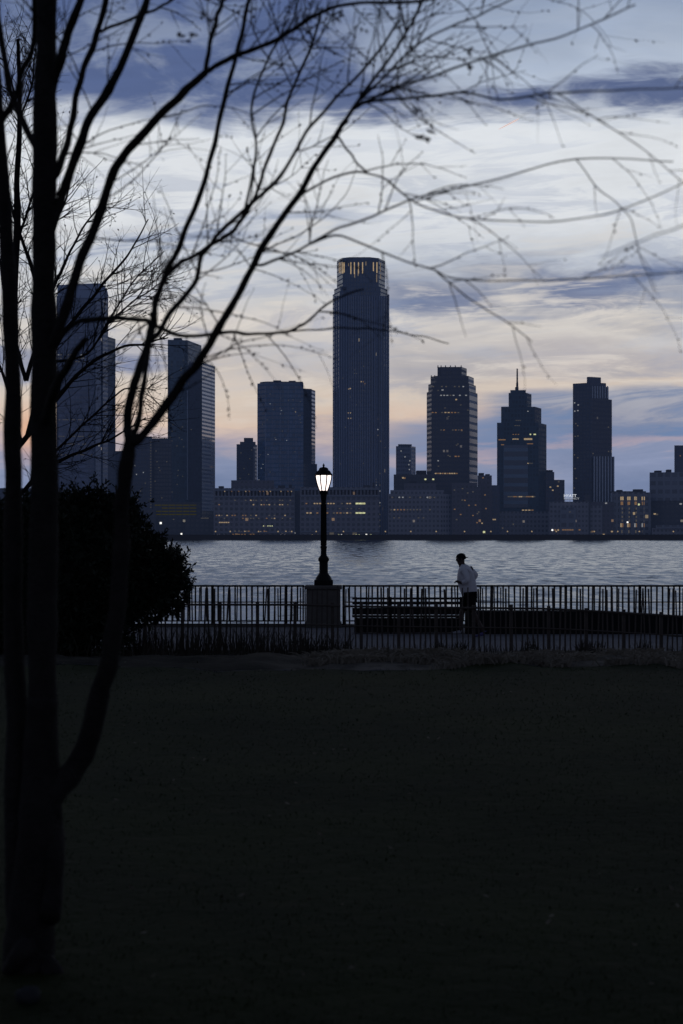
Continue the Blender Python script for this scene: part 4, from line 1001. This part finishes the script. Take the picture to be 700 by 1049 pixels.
C1a = T.limb([(156,330),(160,308),(168,286),(180,260),(197,220),(210,185),(220,145),(232,95),(245,45),(255,0),(262,-30)], 7, 4.0, 0, .1)
C1b = T.limb([(154,352),(162,342),(175,320),(200,290),(206,265),(220,245),(250,215),(280,190),(300,160),(318,130),(345,100),(380,62),(410,20)], 6, 2.6, 0, -.3, 7)
C1c = T.limb([(172,282),(186,268),(200,262),(225,245),(242,233),(262,200),(272,170),(288,130),(300,90),(318,50),(330,10)], 5, 2.6, .05, .3, 7)
C2 = T.limb([(134,456),(142,450),(160,429),(184,396),(202,372),(217,348),(230,326),(245,300),(260,270),(280,235),(305,200),(325,167),(345,137),(356,122)], 10, 5.0, -.1, -.3)
C2a = T.limb([(350,130),(372,96),(398,62),(424,20),(440,-20)], 4.2, 2.6, -.3, -.6, 7)
C2b = T.limb([(352,126),(371,106),(425,100),(475,95),(515,102),(570,95),(640,92),(710,90)], 3.4, 1.5, -.3, -1.5, 6)
C2c = T.limb([(362,112),(400,92),(450,75),(515,54),(580,35),(650,5)], 3.2, 1.5, -.3, -1.2, 6)
C2d = T.limb([(335,152),(360,112),(388,85),(420,52),(455,30),(500,12),(540,-10)], 3.2, 1.6, -.3, -.9, 6)
C2e = T.limb([(262,270),(270,271),(304,257),(343,236),(381,222),(425,203),(500,186),(590,163),(690,166)], 3.4, 1.3, -.2, -.9, 6)
C2f = T.limb([(305,200),(350,179),(390,181),(425,207),(470,222),(550,227),(630,217),(710,183)], 2.6, 1.3, -.25, -1.4, 6)
C2g = T.limb([(318,247),(350,242),(400,262),(440,275),(475,287),(550,287),(620,284),(700,279)], 2.6, 1.2, -.2, -1.3, 6)
C2h = T.limb([(445,277),(480,305),(520,330),(545,350)], 1.9, 1.0, -.6, -.8, 5)
C2i = T.limb([(712,90),(760,104),(786,150),(745,212),(690,234),(650,250),(616,264)], 2.2, 1.2, -1.5, -2.8, 6)
C2j = T.limb([(380,180),(360,160),(345,137)], 2.2, 2.6, -.3, -.3, 5)
C2k = T.limb([(250,212),(262,160),(258,110),(275,60),(300,20),(310,-20)], 3.0, 2.0, -.1, .2, 6)
D1 = T.limb([(570,96),(612,122),(655,150),(712,196)], 1.6, 1.0, -1.0, -1.2, 5)
E1 = T.limb([(590,163),(615,195),(645,222),(655,260),(672,300)], 1.5, .9, -.9, -1.1, 5)
for rec, c, a, b_, lv, up, dr in (
    (R4b, 16, 40, 130, 2, .2, .3), (R4a, 8, 35, 90, 2, .4, 0), (R3, 6, 50, 130, 2, .2, .4), (R2, 5, 50, 130, 2, .1, .5), (R2b, 6, 30, 90, 2, .0, .6),
    (R4, 6, 60, 150, 2, .2, .5), (C1a, 9, 50, 140, 2, .4, .1), (C1b, 13, 40, 130, 2, .5, 0), (C1c, 13, 40, 130, 2, .5, 0), (C2, 9, 50, 150, 2, .3, .2),
    (C2a, 16, 40, 130, 2, .3, .1), (C2d, 15, 40, 130, 2, .2, .1), (C2c, 10, 40, 120, 2, .0, .3), (C2b, 9, 35, 110, 2, .1, .4), (C2e, 7, 40, 120, 2, .0, .5), (C2f, 6, 40, 110, 2, .0, .5), (C2g, 5, 35, 100, 2, 0, .6),
    (C2k, 8, 40, 120, 2, .3, .1), (L1, 6, 30, 80, 2, .2, .2), (L2, 6, 30, 80, 2, .2, .2), (R1, 6, 40, 100, 2, .2, .2), (C2h, 5, 30, 80, 1, 0, .4), (D1, 5, 30, 80, 1, 0, .4), (E1, 5, 30, 80, 1, 0, .4)):
    T.sprout(rec, c, a, b_, .18, 1.0, lv, up, dr, 1.6, (22, 62), .6)
T.sprout(H1, 9, 40, 120, .35, .95, 1, 0, 1.6, 1.3, (30, 80), .95, side=1, bsz=1.2)
T.sprout(C2e, 4, 40, 90, .05, .4, 1, 0, 1.2, 1.3, (30, 80), .95, bsz=1.2)
T.sprout(C2, 5, 50, 110, .3, .8, 1, 0, 1.5, 1.2, (40, 90), .9, side=1, bsz=1.1)
# blurred seed clusters high in the crown
for _ in range(30):
    cx, cy = random.choice(((188,30),(196,42),(310,22),(325,8),(340,28),(270,6),(215,22),(430,110),(440,140),(420,45),(480,60),(380,20),(350,15)))
    x = cx+random.gauss(0, 7); y = cy+random.gauss(0, 5); d = 5.2+random.gauss(0, .2); q = d/F
    for k in range(5): T.tw.blob(P(x+random.gauss(0,2.2), y+random.gauss(0,2), d+random.gauss(0,.02)), random.uniform(1.0,2.0)*q, (random.gauss(0,1),random.gauss(0,1),random.gauss(0,1)+.01), 1.6)
base = P(30, 998, 6.0); base.z = 0
tr = empty('bare_tree', base, 'big bare multi-stemmed tree in front with a right stem arching over the skyline', 'tree')
T.wood.build('trunk', M['bark'], tr, smooth=True, off=base); T.tw.build('crown', M['twig'], tr, off=base)

# ------------------------------------------------------------------ second bare tree farther back
random.seed(5)
T2 = Tree(27.0)
tk = T2.limb([(12,700),(11,600),(12,500),(13,400),(15,300),(18,200),(20,110),(18,40)], 14, 3, 0, 0, 10)
ls = [T2.limb(p_, a_, b_, 0, dd_, 6) for p_, a_, b_, dd_ in (
  ([(22,520),(50,478),(86,462),(120,446),(150,428)], 5, 1.2, .5), ([(24,470),(50,420),(84,380),(118,358),(150,352),(172,345)], 6, 1.2, -.8), ([(25,440),(46,380),(70,335),(98,300),(130,262),(152,225)], 6, 1.2, .3),
  ([(27,390),(44,330),(62,280),(84,235),(108,205)], 5, 1.2, -.4), ([(29,340),(42,280),(56,235),(72,190)], 4.5, 1.2, .6), ([(30,300),(20,240),(4,190),(-12,130)], 4.5, 1.2, 0),
  ([(24,450),(8,400),(-10,350),(-40,300)], 5, 1.2, .5), ([(26,400),(10,330),(0,270),(-12,200)], 5, 1.2, -.5), ([(29,240),(36,190),(44,150)], 3, 1, .2), ([(28,160),(18,110),(8,70),(-4,30)], 3, 1, .2), ([(27,130),(34,80),(36,50)], 2.5, 1, 0), ([(60,375),(90,362),(118,318),(142,282),(168,258)], 3, 1, .2),
  ([(23,500),(58,462),(96,425),(128,398),(160,400)], 3.5, 1, -.3), ([(88,345),(120,322),(150,300),(176,282)], 2.4, .9, .2))]
for r_ in ls: T2.sprout(r_, 25, 20, 66, .12, 1.0, 3, .55, 0, 1.2, (20, 50), .14, 3, bsz=.6, step=6.0)
T2.sprout(tk, 16, 20, 60, .45, 1.0, 3, .5, 0, 1.1, (25, 55), .1, 3, bsz=.6, step=7.0)
base = P(22, 700, 27.0); base.z = gz(base.x, 27)-.05
tr2 = empty('bare_tree', base, 'finely twigged bare tree farther back at left, behind the dark bush', 'tree')
T2.wood.build('trunk', M['far_bark'], tr2, smooth=True, off=base); T2.tw.build('crown', M['far_bark'], tr2, off=base)

# ------------------------------------------------------------------ evergreen bush
random.seed(9)
BD = 28.5; lb = MB(); stm = MB()
lobes = [(15,600,105,95,.9),(70,585,78,78,.9),(112,575,50,68,.7),(58,545,66,42,.6),(138,596,42,44,.6),(160,592,24,30,.4),(75,645,66,40,.8),(-40,590,80,90,.9),(176,592,14,20,.2),(124,530,20,20,.3),(92,514,22,14,.3),(156,562,13,11,.2),(174,574,11,11,.2),(182,604,10,14,.2),(150,628,16,14,.3),(176,622,8,10,.2)]
bb = P(70, 690, BD); bb.z = gz(bb.x, BD)
q = BD/F
for (cx, cy, rx, ry, rd) in lobes:
    cnt = int(rx*ry*.26)+14
    for _ in range(cnt):
        # clumps near the shell of each lobe
        while True:
            a = Vector((random.uniform(-1,1), random.uniform(-1,1), random.uniform(-1,1)))
            if .25 < a.length < 1: break
        a = a*(.72+.28*random.random())/max(a.length, .6) if random.random() < .7 else a
        c = P(cx+a.x*rx, cy+a.z*ry, BD+a.y*rd*1.1)
        out_ = Vector((a.x, a.y*.6, -a.z*.8+.25)).normalized()
        for k in range(8):
            dr = (out_+Vector((random.gauss(0,.55), random.gauss(0,.55), random.gauss(0,.55)))).normalized()
            side_ = dr.cross(Vector((random.gauss(0,1), random.gauss(0,1), random.gauss(0,1)))).normalized()
            ln = random.uniform(.07, .16); wd = ln*.17
            m_ = c+dr*ln*.55; lb.quad(tuple(c), tuple(m_-side_*wd), tuple(c+dr*ln), tuple(m_+side_*wd))
for _ in range(170):                       # loose sprigs reaching past the rounded mass
    cx, cy, rx, ry, rd = random.choice(lobes); an = random.uniform(-.35, math.pi*.95); c = P(cx+math.cos(an)*rx*.93, cy-math.sin(an)*ry*.93, BD+random.gauss(0,.25))
    dr = Vector((math.cos(an)+random.gauss(0,.35), random.gauss(0,.3), math.sin(an)*.8+.35)).normalized(); L = random.uniform(.10, .30)
    stm.tube([c-dr*.1, c+dr*L*.6, c+dr*L], [.006, .005, .002], 4, cap=False)
    for k in range(int(L*60)):
        o_ = c+dr*L*random.random(); d2 = (dr*.5+Vector((random.gauss(0,.7), random.gauss(0,.7), random.gauss(0,.7)))).normalized()
        side_ = d2.cross(Vector((random.gauss(0,1), random.gauss(0,1), random.gauss(0,1)))).normalized(); ln = random.uniform(.06,.12); wd = ln*.17; m_ = o_+d2*ln*.55
        lb.quad(tuple(o_), tuple(m_-side_*wd), tuple(o_+d2*ln), tuple(m_+side_*wd))
for _ in range(26):
    a = P(60+random.gauss(0,14), 688, BD); cx, cy, rx, ry, rd = random.choice(lobes); c = P(cx+random.uniform(-.6,.6)*rx, cy+random.uniform(-.6,.6)*ry, BD+random.gauss(0,.3))
    stm.tube([a, a.lerp(c, .5)+Vector((random.gauss(0,.1), 0, .12)), c], [.03, .02, .006], 5)
bush = empty('evergreen_bush', bb, 'large dark evergreen bush at left overlapping the fence end', 'bush')
lb.build('foliage', M['leaf'], bush, off=bb); stm.build('branches', M['far_bark'], bush, off=bb)
# dense inner foliage mass
core = MB()
for (cx, cy, rx, ry, rd) in lobes[:4]+[lobes[7], lobes[8]]:
    c = P(cx, cy, BD); n0 = len(core.v); nu, nv = 14, 9
    for j in range(nv+1):
        for i in range(nu):
            th = math.pi*j/nv; ph = 2*math.pi*i/nu; dv = Vector((math.sin(th)*math.cos(ph), math.sin(th)*math.sin(ph), math.cos(th)))
            k = .74*(1+.22*noise.noise(dv*2.3+c)); core.v.append((c.x+dv.x*rx*q*k, c.y+dv.y*rd*k, c.z+dv.z*ry*q*k))
    for j in range(nv):
        for i in range(nu): core.f.append((n0+j*nu+i, n0+j*nu+(i+1) % nu, n0+(j+1)*nu+(i+1) % nu, n0+(j+1)*nu+i))
co_ = core.build('inner_foliage', M['leaf'], bush, off=bb)

# ------------------------------------------------------------------ grass, dry stalks, litter, stone
random.seed(13)
gb = MB()
for _ in range(24000):
    y = 5.0+14.6*random.random()**1.3; hwid = y*.215+.3; x = random.uniform(-hwid, hwid); z = gz(x, y)
    h = random.uniform(.006, .018); a = random.random()*6.283; wd = .0016+y*.0002
    lx_, ly_ = math.cos(a)*h*.8, math.sin(a)*h*.8; n = len(gb.v)
    gb.v += [(x-wd*math.sin(a), y+wd*math.cos(a), z-.005), (x+wd*math.sin(a), y-wd*math.cos(a), z-.005), (x+lx_, y+ly_, z+h)]; gb.f.append((n, n+1, n+2))
M['grass'] = mat('grass_blade', (.017,.0225,.0055), .9, .5, 1.5, 0, .1)
tag(gb.build('grass', M['grass']), 'short dark grass covering the lawn', 'grass', kind='stuff')
gb = MB()
def stalks(cnt, x0, x1, d0, d1, h0, h1):
    for _ in range(cnt):
        d = random.uniform(d0, d1); x = (random.uniform(x0, x1)-CX)/F*d; z = gz(x, d); h = random.uniform(h0, h1)
        l = Vector((random.gauss(0,.22), random.gauss(0,.15), 0))*h
        gb.tube([(x, d, z-.02), (x+l.x*.4, d+l.y*.4, z+h*.6), (x+l.x, d+l.y, z+h)], [.006, .005, .002], 3, cap=False)
stalks(800, 130, 315, 29.5, 31.3, .15, .55); stalks(250, 310, 360, 30, 31.4, .1, .4); stalks(500, 340, 720, 29.5, 31.4, .04, .18); stalks(300, -20, 200, 27, 31, .1, .4)
for cx in (452, 470, 545, 598, 612, 660): stalks(70, cx-7, cx+7, 30.4, 31.2, .08, .28)
M['dry'] = mat('dry_stalk', (.055,.047,.038), .9, .6, 1.2, 0, .1)
tag(gb.build('dry_grass', M['dry']), 'dry stalks and weeds along the foot of the picket fence', 'weeds', kind='stuff')
gb = MB()
for _ in range(1100):
    d = min(31, 19.5+abs(random.gauss(0, 3.2))); x = random.uniform(-.08, 1)*d*.22
    if noise.noise(Vector((x*1.1, d*.7, 3))) < .02: continue
    z = gz(x, d); tone = random.random()
    for k in range(15):
        h = random.uniform(.03, .12); l = Vector((random.gauss(0,.9), random.gauss(0,.5), 0))*h; xx = x+random.gauss(0,.06); yy_ = d+random.gauss(0,.05)
        gb.tube([(xx, yy_, z-.02), (xx+l.x*.5, yy_+l.y*.5, z+h*.6), (xx+l.x, yy_+l.y, z+h*.75)], [.008, .007, .003], 3, cap=False)
M['tuft'] = mat('pale_tuft', (.19,.165,.13), .9, .6, 1.2, 0, .1)
tag(gb.build('pale_tufts', M['tuft']), 'pale dry grass tufts on the uneven edge between lawn and fence', 'weeds', kind='stuff')
gb = MB()
for _ in range(170):
    y = 5.5+25*random.random(); x = random.uniform(-1, 1)*y*.21; z = gz(x, y)+.025; r = random.uniform(.008, .022)
    ax = Vector((random.gauss(0,.4), random.gauss(0,.4), 1)).normalized(); a = ax.orthogonal().normalized(); a.rotate(Matrix.Rotation(random.random()*6, 3, ax)); c_ = ax.cross(a); o_ = Vector((x, y, z))
    gb.quad(tuple(o_-a*r), tuple(o_-c_*r*.5), tuple(o_+a*r), tuple(o_+c_*r*.5))
M['litter'] = mat('fallen_leaf', (.085,.07,.045), .8, .5, 3)
tag(gb.build('leaf_litter', M['litter']), 'small fallen leaves scattered over the lawn', 'leaves', kind='stuff')
b = MB(); n0 = 0; nu, nv = 16, 10; c = P(30, 1022, 5.55); c.z = gz(c.x, c.y)+.02
for j in range(nv+1):
    for i in range(nu):
        th = math.pi*j/nv; ph = 2*math.pi*i/nu; dv = Vector((math.sin(th)*math.cos(ph), math.sin(th)*math.sin(ph), math.cos(th))); k = 1+.25*noise.noise(dv*1.6)
        b.v.append((dv.x*.045*k, dv.y*.04*k, dv.z*.032*k))
for j in range(nv):
    for i in range(nu): b.f.append((j*nu+i, j*nu+(i+1) % nu, (j+1)*nu+(i+1) % nu, (j+1)*nu+i))
o = b.build('stone', M['rock'], smooth=True); o.location = c; tag(o, 'small rounded grey stone at the foot of the big tree', 'stone')
